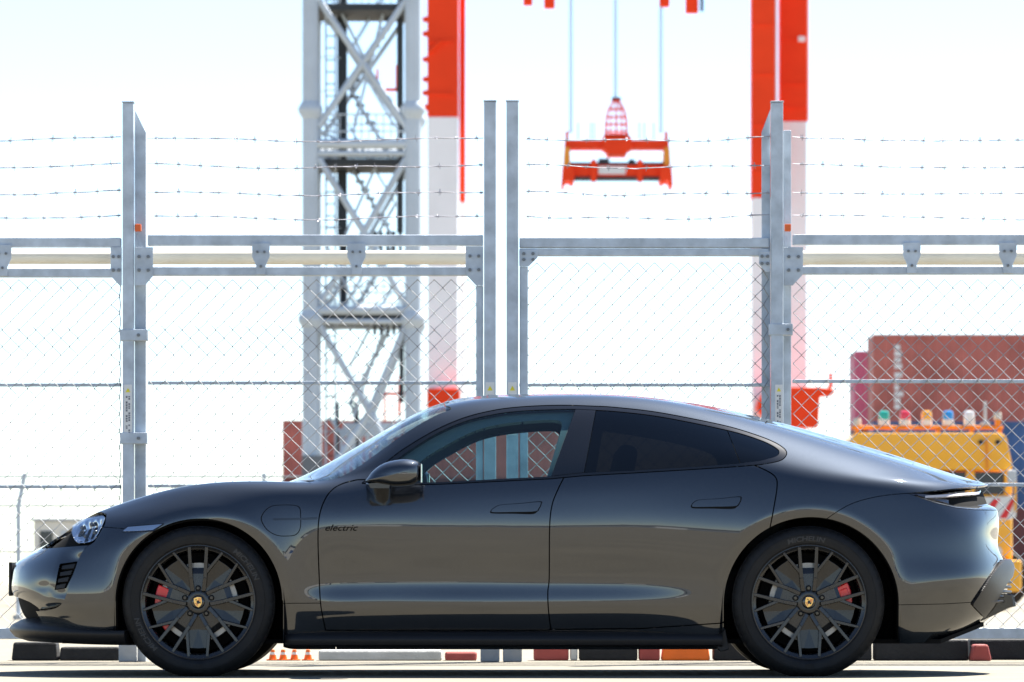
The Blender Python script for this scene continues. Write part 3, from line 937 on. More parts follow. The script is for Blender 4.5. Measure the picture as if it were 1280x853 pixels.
paint = mat('car_paint', (0.030, 0.033, 0.038), rough=0.52, metal=0.85, coat=1.0, coat_rough=0.018, spec=0.5)
paint.node_tree.nodes['Principled BSDF'].inputs['Specular Tint'].default_value = (0.4, 0.4, 0.4, 1)
paint.node_tree.nodes['Principled BSDF'].inputs['Coat IOR'].default_value = 1.76
_nt = paint.node_tree           # metallic flakes
_w = _nt.nodes.new('ShaderNodeTexVoronoi')
_w.inputs['Scale'].default_value = 2500
_tc = _nt.nodes.new('ShaderNodeTexCoord')
_nt.links.new(_tc.outputs['Object'], _w.inputs['Vector'])
_mx = _nt.nodes.new('ShaderNodeMix')
_mx.data_type = 'RGBA'
_mx.inputs[6].default_value = (0.010, 0.0125, 0.0170, 1)
_mx.inputs[7].default_value = (0.021, 0.0255, 0.0335, 1)
_nt.links.new(_w.outputs['Color'], _mx.inputs[0])
_nt.links.new(_mx.outputs[2], _nt.nodes['Principled BSDF'].inputs['Base Color'])
_n = _nt.nodes.new('ShaderNodeTexNoise')      # faint waviness of pressed sheet metal
_n.inputs['Scale'].default_value, _n.inputs['Detail'].default_value = 5.0, 2.0
_nt.links.new(_tc.outputs['Object'], _n.inputs['Vector'])
_bp = _nt.nodes.new('ShaderNodeBump')
_bp.inputs['Strength'].default_value, _bp.inputs['Distance'].default_value = 1.0, 0.00045
_nt.links.new(_n.outputs['Fac'], _bp.inputs['Height'])
_nt.links.new(_bp.outputs[0], _nt.nodes['Principled BSDF'].inputs['Normal'])
_nt.links.new(_bp.outputs[0], _nt.nodes['Principled BSDF'].inputs['Coat Normal'])
gloss_black = mat('gloss_black_trim', (0.008, 0.008, 0.009), rough=0.12, coat=0.6, coat_rough=0.02)
satin_black = mat('satin_black_plastic', (0.010, 0.010, 0.011), rough=0.45, bump=0.1, bscale=500, spec=0.28)
matt_black = mat('matt_black_liner', (0.006, 0.006, 0.006), rough=0.9, spec=0.15)
rubber = mat('tyre_rubber', (0.0085, 0.0085, 0.009), rough=0.6, noise=0.3, nscale=14, bump=0.12, bscale=300, spec=0.3)
letter_rubber = mat('tyre_lettering_rubber', (0.020, 0.020, 0.021), rough=0.5)
alloy = mat('satin_black_alloy', (0.032, 0.032, 0.033), rough=0.25, metal=0.6, rnoise=0.05, nscale=40, coat=0.3, coat_rough=0.15)
blade_black = mat('blade_gloss_black', (0.020, 0.020, 0.021), rough=0.2, metal=0.5, coat=0.3, coat_rough=0.1)
steel_disc = mat('brake_disc_steel', (0.22, 0.215, 0.21), rough=0.35, metal=1.0, noise=0.1, nscale=60)
caliper_red = mat('caliper_red', (0.66, 0.010, 0.018), rough=0.3, coat=0.5)
gold = mat('crest_gold', (0.85, 0.52, 0.16), rough=0.3, metal=0.7)
crest_red = mat('crest_red', (0.6, 0.03, 0.03), rough=0.3)
crest_dark = mat('crest_black', (0.01, 0.01, 0.01), rough=0.3)
grey_trim = mat('grey_satin_trim', (0.022, 0.022, 0.023), rough=0.45, spec=0.3, bump=0.08, bscale=400)
lamp_silver = mat('lamp_silver', (0.55, 0.56, 0.58), rough=0.12, metal=1.0)
lamp_clear = mat('lamp_clear', (0.95, 0.95, 0.96), rough=0.0, trans=1.0, ior=1.45)
interior = mat('interior_fabric', (0.016, 0.019, 0.021), rough=0.8, bump=0.2, bscale=300)
headliner = mat('headliner_cloth', (0.10, 0.125, 0.135), rough=0.9, bump=0.2, bscale=500)


def glass_mat(name, tint, refl_rough=0.0):
    """thin window glass: tinted transparency under a Fresnel gloss"""
    m = bpy.data.materials.new(name)
    m.use_nodes = True
    nt = m.node_tree
    nt.nodes.remove(nt.nodes['Principled BSDF'])
    out = nt.nodes['Material Output']
    tr = nt.nodes.new('ShaderNodeBsdfTransparent')
    tr.inputs[0].default_value = (*tint, 1)
    gl = nt.nodes.new('ShaderNodeBsdfGlossy')
    gl.inputs['Roughness'].default_value = refl_rough
    gl.inputs['Color'].default_value = (1, 1, 1, 1)
    lw = nt.nodes.new('ShaderNodeFresnel')
    ge = nt.nodes.new('ShaderNodeNewGeometry')
    ir = nt.nodes.new('ShaderNodeMapRange')          # the same 1.5 from either side of the pane
    ir.inputs[3].default_value, ir.inputs[4].default_value = 1.5, 1 / 1.5
    nt.links.new(ge.outputs['Backfacing'], ir.inputs[0])
    nt.links.new(ir.outputs[0], lw.inputs[0])
    mx = nt.nodes.new('ShaderNodeMixShader')
    nt.links.new(lw.outputs[0], mx.inputs[0])
    nt.links.new(tr.outputs[0], mx.inputs[1])
    nt.links.new(gl.outputs[0], mx.inputs[2])
    nt.links.new(mx.outputs[0], out.inputs[0])
    return m


glass_clear = glass_mat('side_window_glass', (0.60, 0.80, 0.82))
glass_dark = glass_mat('privacy_glass', (0.055, 0.050, 0.046))
glass_screen = glass_mat('windscreen_glass', (0.66, 0.78, 0.84))

# control net: rows from the sill to the centre line of the roof, columns from the nose to the tail.
# each entry (px, py, half width): where that point of the body shows in the side view, and how far it is from the centre plane
NET = [
    # S0 nose        S1               S2               S3 arch           S4 arch top       S5 arch           S6 door gap       S7                S8                S9                S10 B             S11               S12 arch          S13 arch top      S14 arch           S15 corner         S16                S17 tail
    [(40, 796, 0), (46, 796, .38), (78, 799, .70), (143, 806, .86), (248, 812, .84), (354, 812, .84), (405, 812, .84), (470, 812, .84), (545, 812, .84), (620, 812, .84), (690, 812, .84), (800, 812, .84), (905, 812, .85), (1014, 812, .86), (1125, 806, .87), (1188, 798, .66), (1218, 788, .40), (1226, 784, 0)],
    [(36, 787, 0), (42, 787, .40), (75, 790, .72), (143, 792, .90), (248, 803, .885), (354, 803, .885), (405, 803, .866), (470, 803, .860), (545, 803, .858), (620, 803, .858), (690, 803, .859), (800, 803, .864), (905, 803, .892), (1014, 803, .90), (1125, 796, .905), (1195, 790, .70), (1226, 780, .42), (1236, 776, 0)],
    [(26, 775, 0), (34, 775, .42), (72, 776, .74), (143, 776, .920), (248, 780, .93), (354, 780, .915), (405, 780, .901), (470, 780, .896), (545, 780, .894), (620, 780, .894), (690, 780, .895), (800, 780, .901), (905, 780, .922), (1014, 780, .945), (1125, 778, .935), (1205, 776, .74), (1240, 768, .45), (1249, 764, 0)],
    [(18.5, 757, 0), (26, 757, .44), (68, 757, .775), (143, 756, .937), (248, 755, .956), (354, 755, .935), (405, 754, .923), (470, 754, .920), (545, 754, .919), (620, 754, .919), (690, 754, .920), (800, 754, .926), (905, 755, .940), (1014, 755, .965), (1125, 756, .952), (1212, 755, .77), (1250, 750, .46), (1259, 747, 0)],
    [(15.5, 739, 0), (23, 739, .45), (67, 738, .782), (143, 736, .941), (248, 734, .968), (354, 734, .945), (405, 734, .918), (470, 733, .913), (545, 733, .911), (620, 733, .911), (690, 733, .913), (800, 733, .922), (905, 734, .946), (1014, 734, .974), (1125, 735, .961), (1215, 733, .804), (1252, 730, .46), (1261, 728, 0)],
    [(16.5, 722, 0), (24.5, 719, .45), (71, 712, .768), (143, 700, .929), (248, 692, .972), (354, 694, .948), (405, 695, .930), (470, 695, .925), (545, 695, .923), (620, 695, .924), (690, 695, .927), (800, 695, .936), (905, 694, .960), (1014, 692, .984), (1125, 698, .949), (1215, 702, .795), (1247, 701, .46), (1254, 702, 0)],
    [(19, 708, 0), (30, 704, .44), (80, 690, .745), (145, 672, .908), (248, 655, .964), (354, 657, .941), (405, 657, .940), (470, 657, .936), (545, 657, .934), (620, 657, .935), (690, 657, .938), (800, 657, .946), (905, 656, .965), (1014, 655, .982), (1125, 665, .934), (1213, 668, .782), (1240, 676, .46), (1246, 678, 0)],
    [(30, 698, 0), (43, 692, .43), (92, 668, .718), (147, 652, .862), (246, 632, .920), (354, 630, .924), (405, 630, .925), (470, 630, .924), (545, 629, .924), (620, 628, .926), (690, 627, .929), (800, 625, .937), (905, 622, .950), (1014, 624, .963), (1125, 634, .912), (1208, 640, .762), (1240, 645, .45), (1247, 647, 0)],
    [(46, 688, 0), (60, 680, .42), (100, 654, .69), (149, 640, .80), (244, 616, .853), (352, 612, .888), (405, 611, .887), (470, 606, .885), (545, 603.5, .893), (620, 600.5, .897), (690, 597.5, .900), (800, 591, .905), (905, 586, .912), (1014, 600, .935), (1125, 609, .88), (1195, 613, .72), (1228, 615, .42), (1237, 613, 0)],
    [(60, 681, 0), (74, 671, .38), (108, 647, .62), (152, 630, .70), (242, 606.5, .755), (350, 602.5, .805), (401, 602.5, .825), (468, 588, .825), (535, 568, .815), (610, 553, .800), (690, 550, .795), (800, 550, .800), (905, 556, .825), (1016, 580, .866), (1120, 594, .800), (1190, 602, .62), (1220, 606, .38), (1233, 606, 0)],
    [(74, 675, 0), (88, 664, .31), (120, 646, .50), (160, 630, .55), (245, 611, .60), (340, 604, .66), (388, 600, .735), (455, 578, .762), (516, 535, .713), (588, 511.5, .665), (685, 504.5, .640), (800, 507.5, .630), (905, 525, .655), (1023, 557, .69), (1118, 580, .635), (1182, 595, .47), (1213, 601.5, .29), (1228, 604, 0)],
    [(86, 670, 0), (105, 660, .18), (135, 650, .28), (175, 634, .32), (248, 620, .33), (322, 609, .37), (364, 602.5, .42), (428, 573.5, .42), (497, 531, .42), (572, 502.5, .40), (665, 495.5, .36), (790, 497.5, .36), (905, 514.5, .35), (1028, 546.5, .33), (1118, 572.5, .30), (1178, 590.5, .26), (1208, 598.5, .16), (1224, 602.5, 0)],
    [(96, 667, 0), (115, 660, 0), (143, 652, 0), (185, 637, 0), (250, 625, 0), (312, 613, 0), (355, 604.5, 0), (420, 574, 0), (490, 532.5, 0), (564, 500.5, 0), (655, 493, 0), (785, 494.5, 0), (905, 511.5, 0), (1030, 543.5, 0), (1120, 570, 0), (1178, 589, 0), (1206, 597.5, 0), (1220, 601.5, 0)],
]


def spline_matrix(knots, tq):
    """natural cubic spline through values at knots, evaluated at tq, as a matrix"""
    n = len(knots)
    h = np.diff(knots)
    A = np.zeros((n, n))
    B = np.zeros((n, n))
    A[0, 0] = A[-1, -1] = 1
    for i in range(1, n - 1):
        A[i, i - 1], A[i, i], A[i, i + 1] = h[i - 1], 2 * (h[i - 1] + h[i]), h[i]
        B[i, i - 1], B[i, i], B[i, i + 1] = 6 / h[i - 1], -6 / h[i - 1] - 6 / h[i], 6 / h[i]
    M2 = np.linalg.solve(A, B)
    k = np.clip(np.searchsorted(knots, tq, side='right') - 1, 0, n - 2)
    E = np.zeros((len(tq), n))
    r = np.arange(len(tq))
    hk = h[k]
    a = (knots[k + 1] - tq) / hk
    b = (tq - knots[k]) / hk
    E[r, k] += a
    E[r, k + 1] += b
    E += ((a ** 3 - a) * hk ** 2 / 6)[:, None] * M2[k] + ((b ** 3 - b) * hk ** 2 / 6)[:, None] * M2[k + 1]
    return E


net = np.array(NET, float)
Zn = CAM_D + YC - net[:, :, 2]
NP = np.stack([(net[:, :, 0] - 640) * Zn / F_PX, net[:, :, 2], CAM_H + (HORIZON - net[:, :, 1]) * Zn / F_PX], -1)   # x, w, z
NR, NS = NP.shape[:2]
du = np.sqrt((np.diff(NP, axis=1) ** 2).sum(-1)).mean(0)
dv = np.sqrt((np.diff(NP, axis=0) ** 2).sum(-1))[:, 3:15].mean(1)
ku = np.concatenate([[0], np.cumsum(np.maximum(du, 0.06) ** 0.8)])
kv = np.concatenate([[0], np.cumsum(np.maximum(dv, 0.02) ** 0.8)])
NU, NV = 680, 190
# mirror images of the neighbouring rows and columns, so that the surface runs smoothly across the centre plane
MIR = np.array((1, -1, 1.0))
NPX = np.concatenate([NP[:, 2:0:-1] * MIR, NP, NP[:, -2:-4:-1] * MIR], 1)
NPX = np.concatenate([NPX, NPX[-2:-4:-1] * MIR], 0)
kux = np.concatenate([2 * ku[0] - ku[2:0:-1], ku, 2 * ku[-1] - ku[-2:-4:-1]])
kvx = np.concatenate([kv, 2 * kv[-1] - kv[-2:-4:-1]])


def even(k, n):
    """sample positions: n over the whole range, returned with their station numbers"""
    t = np.linspace(k[0], k[-1], n)
    return t, np.interp(t, k, np.arange(len(k)))


tu, su = even(ku, NU)
_wt = np.where((su < 2.6) | (su > 14.2), 2.3, 1.0)                 # closer columns round the nose and the tail
_cw = np.concatenate([[0], np.cumsum((_wt[1:] + _wt[:-1]) / 2)])
tu = np.interp(np.linspace(0, _cw[-1], NU), _cw, tu)
su = np.interp(tu, ku, np.arange(NS))
tv, sv = even(kv, NV)
EU, EV = spline_matrix(kux, tu), spline_matrix(kvx, tv)
G = np.einsum('ai,bj,ijk->abk', EV, EU, NPX)               # NV x NU x 3
G[:, 0, 1] = G[:, -1, 1] = 0
G[-1, :, 1] = 0
G[..., 1] = np.maximum(G[..., 1], 0)
gu = np.gradient(G, axis=1)
gv = np.gradient(G, axis=0)
N = np.cross(gu, gv)
N /= np.linalg.norm(N, axis=-1, keepdims=True) + 1e-12
if N[NV // 3, NU // 2, 1] < 0:
    N = -N
N[-1, :, 1] = 0
N[:, 0, 1] = N[:, -1, 1] = 0
N /= np.linalg.norm(N, axis=-1, keepdims=True) + 1e-12


class Sheet:
    """piece of the body surface: points (x, w, z), normals, station numbers and triangles"""

    def __init__(s, p, n, uv, t):
        s.p, s.n, s.uv, s.t = p, n, uv, t

    def pix(s):
        Z = CAM_D + YC - s.p[:, 1]
        return np.stack([640 + s.p[:, 0] * F_PX / Z, HORIZON - (s.p[:, 2] - CAM_H) * F_PX / Z], -1)

    def clip(s, f, level=0.0):
        """keep where f > level (f per vertex)"""
        f = f - level
        f = np.where(np.abs(f) < 1e-9, 1e-9, f)
        pos = f > 0
        tp = pos[s.t]
        cnt = tp.sum(1)
        keep = s.t[cnt == 3]
        cut = s.t[(cnt == 1) | (cnt == 2)]
        cp = pos[cut]
        P_, N_, UV_ = [s.p], [s.n], [s.uv]
        nb = len(s.p)
        edges = {}
        new_t = []
        newp = []

        def mid(i, j):
            k = (i, j) if i < j else (j, i)
            if k not in edges:
                edges[k] = nb + len(newp)
                newp.append(k)
            return edges[k]
        for tri, q in zip(cut.tolist(), cp.tolist()):
            c = sum(q)
            if c == 1:
                i = q.index(True)
                a, b, d = tri[i], tri[(i + 1) % 3], tri[(i + 2) % 3]
                new_t.append((a, mid(a, b), mid(a, d)))
            else:
                i = q.index(False)
                a, b, d = tri[i], tri[(i + 1) % 3], tri[(i + 2) % 3]
                m1, m2 = mid(a, b), mid(a, d)
                new_t.append((m1, b, d))
                new_t.append((m1, d, m2))
        p, n, uv = s.p, s.n, s.uv
        if newp:
            e = np.array(newp)
            w = (f[e[:, 0]] / (f[e[:, 0]] - f[e[:, 1]]))[:, None]
            p = np.concatenate([p, p[e[:, 0]] * (1 - w) + p[e[:, 1]] * w])
            nn = n[e[:, 0]] * (1 - w) + n[e[:, 1]] * w
            n = np.concatenate([n, nn / (np.linalg.norm(nn, axis=1, keepdims=True) + 1e-12)])
            uv = np.concatenate([uv, uv[e[:, 0]] * (1 - w) + uv[e[:, 1]] * w])
        t = np.concatenate([keep.reshape(-1, 3), np.array(new_t, int).reshape(-1, 3)]).astype(int)
        if len(t):
            used = np.unique(t)
            re = np.full(len(p), -1)
            re[used] = np.arange(len(used))
            return Sheet(p[used], n[used], uv[used], re[t])
        return Sheet(p[:0], n[:0], uv[:0], t)

    def split(s, f, gap):
        """two pieces either side of f = 0, a gap (same unit as f) between them"""
        return s.clip(f, gap / 2), s.clip(-f, gap / 2)


def sheet_all():
    idx = np.arange(NV * NU).reshape(NV, NU)
    a, b, c, d = idx[:-1, :-1].ravel(), idx[:-1, 1:].ravel(), idx[1:, 1:].ravel(), idx[1:, :-1].ravel()
    t = np.concatenate([np.stack([a, b, c], 1), np.stack([a, c, d], 1)])
    uv = np.stack(np.meshgrid(su, sv), -1).reshape(-1, 2)
    return Sheet(G.reshape(-1, 3), N.reshape(-1, 3), uv, t)


def smooth_line(pts, closed=False, n=12):
    """Catmull-Rom through points"""
    p = np.array(pts, float)
    m = len(p)
    out = []
    for i in range(m if closed else m - 1):
        p0 = p[(i - 1) % m] if closed or i > 0 else 2 * p[0] - p[1]
        p1, p2 = p[i], p[(i + 1) % m]
        p3 = p[(i + 2) % m] if closed or i + 2 < m else 2 * p[-1] - p[-2]
        t = np.linspace(0, 1, n, endpoint=False)[:, None]
        out.append(0.5 * ((2 * p1) + (-p0 + p2) * t + (2 * p0 - 5 * p1 + 4 * p2 - p3) * t ** 2 + (-p0 + 3 * p1 - 3 * p2 + p3) * t ** 3))
    out = np.concatenate(out)
    return out if closed else np.concatenate([out, p[-1:]])


def inside(poly, q):
    """signed distance (positive inside) of points q to a closed polygon, pixels"""
    poly = np.asarray(poly, float)
    a, b = poly, np.roll(poly, -1, 0)
    res = np.empty(len(q))
    for s0 in range(0, len(q), 20000):
        x = q[s0:s0 + 20000]
        d = b - a
        w = x[:, None] - a[None]
        t = np.clip((w * d).sum(-1) / ((d * d).sum(-1) + 1e-12), 0, 1)
        dist = np.linalg.norm(w - t[..., None] * d, axis=-1).min(1)
        c1 = a[None, :, 1] > x[:, None, 1]
        c2 = b[None, :, 1] > x[:, None, 1]
        xi = a[:, 0] + (x[:, None, 1] - a[:, 1]) / (b[:, 1] - a[:, 1] + 1e-12) * (b[:, 0] - a[:, 0])
        odd = ((c1 != c2) & (x[:, None, 0] < xi)).sum(1) % 2 == 1
        res[s0:s0 + 20000] = np.where(odd, dist, -dist)
    return res


def make_panel(sheet, name, material, side='near', depth=0.012, parent=CAR, offset=0.0, rim_mat=None):
    """turn a sheet into a body panel with folded edges; side near, far or both"""
    p = sheet.p + sheet.n * offset
    n, t = sheet.n, sheet.t
    e = np.sort(np.concatenate([t[:, [0, 1]], t[:, [1, 2]], t[:, [2, 0]]]), axis=1)
    ee, cn = np.unique(e, axis=0, return_counts=True)
    be = ee[cn == 1]
    be = be[~((p[be[:, 0], 1] < 1e-4) & (p[be[:, 1], 1] < 1e-4))]
    nv = len(p)
    if depth and len(be):
        bv = np.unique(be)
        m1 = np.full(nv, -1)
        m1[bv] = nv + np.arange(len(bv))
        m2 = np.full(nv, -1)
        m2[bv] = nv + len(bv) + np.arange(len(bv))
        pts = np.concatenate([p, p[bv], p[bv] - n[bv] * depth])
        q = np.stack([be[:, 0], be[:, 1], be[:, 1], be[:, 0]], 1)
        q[:, 0], q[:, 1], q[:, 2], q[:, 3] = m1[be[:, 0]], m1[be[:, 1]], m2[be[:, 1]], m2[be[:, 0]]
        nrm = np.concatenate([n, np.zeros((2 * len(bv), 3))])
    else:
        pts, q, nrm = p, np.zeros((0, 4), int), n
    V, Fs, NN = [], [], []

    def side_geo(sign):
        W = pts.copy()
        W = np.stack([W[:, 0], YC - sign * W[:, 1], W[:, 2]], 1)
        nn = np.stack([nrm[:, 0], -sign * nrm[:, 1], nrm[:, 2]], 1)
        o = sum(len(v_) for v_ in V)
        T = t if sign > 0 else t[:, ::-1]
        V.append(W)
        NN.append(nn)
        Fs.extend((T + o).tolist())
        Fs.extend((q + o).tolist())
    if side in ('near', 'both'):
        side_geo(1)
    if side in ('far', 'both'):
        side_geo(-1)
    V = np.concatenate(V)
    NN = np.concatenate(NN)
    me = bpy.data.meshes.new(name)
    me.from_pydata(V.tolist(), [], Fs)
    me.materials.append(material)
    me.shade_smooth()
    has = np.linalg.norm(NN, axis=1) > 0.5
    cur = np.zeros((len(V), 3))
    me.vertices.foreach_get('normal', cur.ravel()) if False else None
    vn = np.array([v_.normal[:] for v_ in me.vertices]) if (~has).any() else NN
    NN = np.where(has[:, None], NN, vn)
    # the winding of the grid may face inwards: turn it outwards
    f0 = np.array([f for f in Fs[:min(len(Fs), 400)] if len(f) == 3])
    if len(f0):
        fn = np.cross(V[f0[:, 1]] - V[f0[:, 0]], V[f0[:, 2]] - V[f0[:, 0]])
        if (fn * NN[f0[:, 0]]).sum() < 0:
            me.flip_normals()
    me.normals_split_custom_set_from_vertices(NN.tolist())
    return link(name, me, parent)


def both_sides(sheet, name, material, **k):
    a = make_panel(sheet, name, material, 'near', **k)
    b = make_panel(sheet, name, material, 'far', **k)
    return a, b


def poly_f(sheet, poly):
    return inside(poly, sheet.pix())


ARCH_F = [(143.5, 900), (143.5, 752)] + [(248 + 105 * math.cos(a), 751.5 - 104.5 * math.sin(a)) for a in np.linspace(math.pi, 0, 60)] + [(354, 752), (354, 900)]
ARCH_R = [(904.5, 900), (904.5, 757)] + [(1014.5 + 110 * math.cos(a), 756 - 110 * math.sin(a)) for a in np.linspace(math.pi, 0, 60)] + [(1124.5, 757), (1124.5, 900)]
S = sheet_all()
FULL = S
for arch in (ARCH_F, ARCH_R):
    S = S.clip(-poly_f(S, arch))

# rolled lips round the wheel openings
def renorm(sh):
    """recompute normals after a sheet has been pushed about"""
    p, t = sh.p, sh.t
    fn = np.cross(p[t[:, 1]] - p[t[:, 0]], p[t[:, 2]] - p[t[:, 0]])
    n = np.zeros_like(p)
    for k in range(3):
        np.add.at(n, t[:, k], fn)
    n /= np.linalg.norm(n, axis=1, keepdims=True) + 1e-12
    if (n * sh.n).sum() < 0:
        n = -n
    return Sheet(p, n, sh.uv, t)


_d = np.minimum(-poly_f(S, ARCH_F), -poly_f(S, ARCH_R))
_k = np.clip(1 - _d / 17, 0, 1)
_side = S.uv[:, 1] < 8
_rolled = renorm(Sheet(S.p - S.n * (0.013 * _k ** 2 * _side)[:, None], S.n, S.uv, S.t))
S = Sheet(_rolled.p, np.where((_k > 0)[:, None], _rolled.n, S.n), S.uv, S.t)

# bonnet, windscreen, roof, rear window lie on the top: cut by station numbers
u, v = S.uv[:, 0], S.uv[:, 1]
hood, S = S.split(np.minimum(v - 8.72, (5.72 - u) * 2), 0.03)
u, v = S.uv[:, 0], S.uv[:, 1]
cowl, S = S.split(np.minimum(np.minimum(v - 9.55, (5.98 - u) * 2), (u - 5.0) * 2), 0.01)
make_panel(cowl, 'cowl_panel', satin_black, 'both')
WS_EDGE = smooth_line([(380, 605), (408, 603), (440, 588.5), (463, 572.5), (487, 555), (510, 539), (530, 527), (548, 517.5), (563, 511.8), (562, 509.5), (556, 507.5)])
ws_poly = np.concatenate([WS_EDGE, [(540, 440), (330, 560), (330, 612)]])
f = np.minimum(poly_f(S, ws_poly), np.minimum((S.uv[:, 1] - 9.2) * 30, (8.93 - S.uv[:, 0]) * 80))
screen, S = S.split(f, 1.0)
make_panel(screen, 'windscreen', glass_screen, 'both', depth=0.005, offset=-0.002)
u, v = S.uv[:, 0], S.uv[:, 1]
roof, S = S.split(np.minimum(np.minimum((v - 10.62) * 1.5, (u - 8.98) * 2), (12.35 - u) * 2), 0.02)
make_panel(roof, 'roof', gloss_black, 'both')
u, v = S.uv[:, 0], S.uv[:, 1]
back, S = S.split(np.minimum(np.minimum((v - 10.45) * 1.5, (u - 12.42) * 2), (14.35 - u) * 2), 0.02)
make_panel(back, 'rear_window', glass_dark, 'both', depth=0.005)

# side windows
DLO = np.concatenate([
    smooth_line([(452, 604.5), (470, 590), (487, 574.5), (510, 558), (545, 537.5), (580, 522.5), (616, 513.3), (651, 508.8), (698, 506.8), (745, 508), (770, 509.5), (815, 514.5), (860, 522.5), (905, 532), (932, 539.5), (959, 549), (975, 557), (983, 564.5), (981.5, 571.5), (973, 576.8), (950, 581.2)]),
    [(922, 583.5), (860, 587.5), (792, 591.5), (729, 595), (688, 598.8), (627, 601.8), (552, 605.5), (500, 607)]])
frame, S = S.split(poly_f(S, DLO), 1.2)
GL = np.concatenate([
    smooth_line([(470, 602.5), (487, 583), (510, 565), (545, 543), (580, 527.5), (616, 518.5), (651, 514), (698, 512), (719, 511.8), (745, 513), (770, 514.5), (815, 519.5), (860, 527.5), (905, 537), (932, 544), (956, 552.5), (970, 560), (974, 565), (970, 570.5), (950, 576.2)]),
    [(922, 579.5), (860, 584), (792, 588), (729, 591), (688, 595.5), (627, 598.5), (552, 602.5), (500, 603.5)]])
gl, trim = frame.split(poly_f(frame, GL), 0.6)


def line_f(sheet, a, b):
    """positive on the right of the line a-b (seen in the photo)"""
    q = sheet.pix()
    d = np.array(b, float) - np.array(a, float)
    d /= np.linalg.norm(d)
    return -((q[:, 0] - a[0]) * d[1] - (q[:, 1] - a[1]) * d[0]) * -1


def right_of(sheet, top, bot):
    q = sheet.pix()
    x = top[0] + (q[:, 1] - top[1]) / (bot[1] - top[1]) * (bot[0] - top[0])
    return q[:, 0] - x


g_rest, g_front = gl.split(right_of(gl, (719, 512), (688.4, 596.5)), 0.8)
g_rear, b_pillar = g_rest.split(right_of(g_rest, (745, 513), (730, 592)), 0.8)
g_quarter, g_rear = g_rear.split(right_of(g_rear, (909, 537), (926, 580.5)), 1.0)

# lamps and bumpers
HEAD = smooth_line([(89, 665), (92.5, 655), (101, 649.5), (113, 646), (129.5, 644.3), (128.5, 653), (123, 664), (116, 675), (105, 678), (94.5, 677)], closed=True)
EYE = [(52, 686), (70, 673.5), (88, 659), (100, 648), (112, 643), (126, 640.5), (133, 643), (131, 655), (118, 677), (112, 681.5), (85, 683.5)]
eye, S = S.split(np.minimum(poly_f(S, EYE), (S.uv[:, 0] - 1.0) * 40), 0.8)
headlamp, eye = eye.split(poly_f(eye, HEAD), 0.4)
eye_top, hood = hood.split(np.minimum(poly_f(hood, EYE), np.minimum((9.25 - hood.uv[:, 1]) * 30, (hood.uv[:, 0] - 1.0) * 40)), 0.8)
make_panel(hood, 'hood', paint, 'both')
TAIL = smooth_line([(1136, 617.2), (1165, 614.2), (1195, 611.0), (1219, 608.8)])[:, :]
TAIL = np.concatenate([TAIL, [(1260, 604), (1262, 637.5), (1240, 638), (1219, 637.5), (1195, 635), (1171, 629.5)]])
tail, S = S.split(np.minimum(poly_f(S, TAIL), (8.75 - S.uv[:, 1]) * 30), 0.8)
FB = [(-60, 655), (100, 657), (129, 659), (154, 661), (176, 663.5), (200, 665), (200, 900), (-60, 900)]
bump_f, S = S.split(poly_f(S, FB), 0.9)
RB = np.concatenate([smooth_line([(1020, 662), (1036, 647), (1061, 631.5), (1085, 623.5), (1110, 619), (1136, 616.8)]), [(1320, 600), (1320, 900), (1020, 900)]])
bump_r, S = S.split(poly_f(S, RB), 0.9)

# doors
D1 = np.concatenate([
    smooth_line([(446, 600), (429, 604.5), (417, 611), (407, 623), (399.5, 644), (397.5, 672), (399, 722), (401, 757), (407, 788)]),
    [(500, 788), (688.5, 788)], smooth_line([(688.5, 787), (685.5, 762), (684.8, 740), (686.5, 722), (687, 660), (690, 632), (697, 613), (706, 595)])])
d1, S = S.split(poly_f(S, D1), 1.5)
D2 = np.concatenate([
    smooth_line([(705.5, 595), (696.7, 613), (689.7, 632), (686.8, 660), (686.2, 722), (684.5, 740), (685.2, 762), (688, 787)]),
    [(800, 786), (904, 779)], smooth_line([(950, 700), (958, 680), (963.5, 655), (967.8, 632), (971.3, 609), (969.5, 597), (958, 588.5), (934, 578)])])
d2, S = S.split(poly_f(S, D2), 1.5)
# fender in front of the door, sills, quarter panel
q = S.pix()
front_part, S = S.split(np.minimum(560 - q[:, 0], np.minimum((8.74 - S.uv[:, 1]) * 40, (6.6 - S.uv[:, 0]) * 60)), 0.0)
sill, fender = front_part.split(poly_f(front_part, [(340, 754.5), (420, 754), (420, 900), (340, 900)]), 0.9)
low, S = S.split(poly_f(S, [(340, 778), (912, 778), (912, 900), (340, 900)]), 0.8)
both_sides(sill, 'sill_panel', paint)
both_sides(low, 'sill_panel', paint)
both_sides(fender, 'front_fender', paint)
both_sides(S, 'quarter_panel', paint)
DOORF = both_sides(d1, 'front_door', paint)
DOORR = both_sides(d2, 'rear_door', paint)
make_panel(headlamp, 'headlight_lens', lamp_clear, 'near', depth=0.004) if False else None

both_sides(trim, 'window_trim', gloss_black, depth=0.02)
both_sides(b_pillar, 'door_pillar', gloss_black, depth=0.02)
for k, w_ in enumerate(('near', 'far')):
    make_panel(g_front, 'window_glass', glass_clear, w_, depth=0.004, parent=DOORF[k], offset=-0.003)
    make_panel(g_rear, 'window_glass', glass_dark, w_, depth=0.004, parent=DOORR[k], offset=-0.003)
both_sides(g_quarter, 'quarter_window', glass_dark, depth=0.004, offset=-0.003)


def push(sh, amount):
    return renorm(Sheet(sh.p + sh.n * np.asarray(amount)[:, None], sh.n, sh.uv, sh.t))


def ramp(d, a, b):
    t = np.clip((d - a) / (b - a), 0, 1)
    return t * t * (3 - 2 * t)


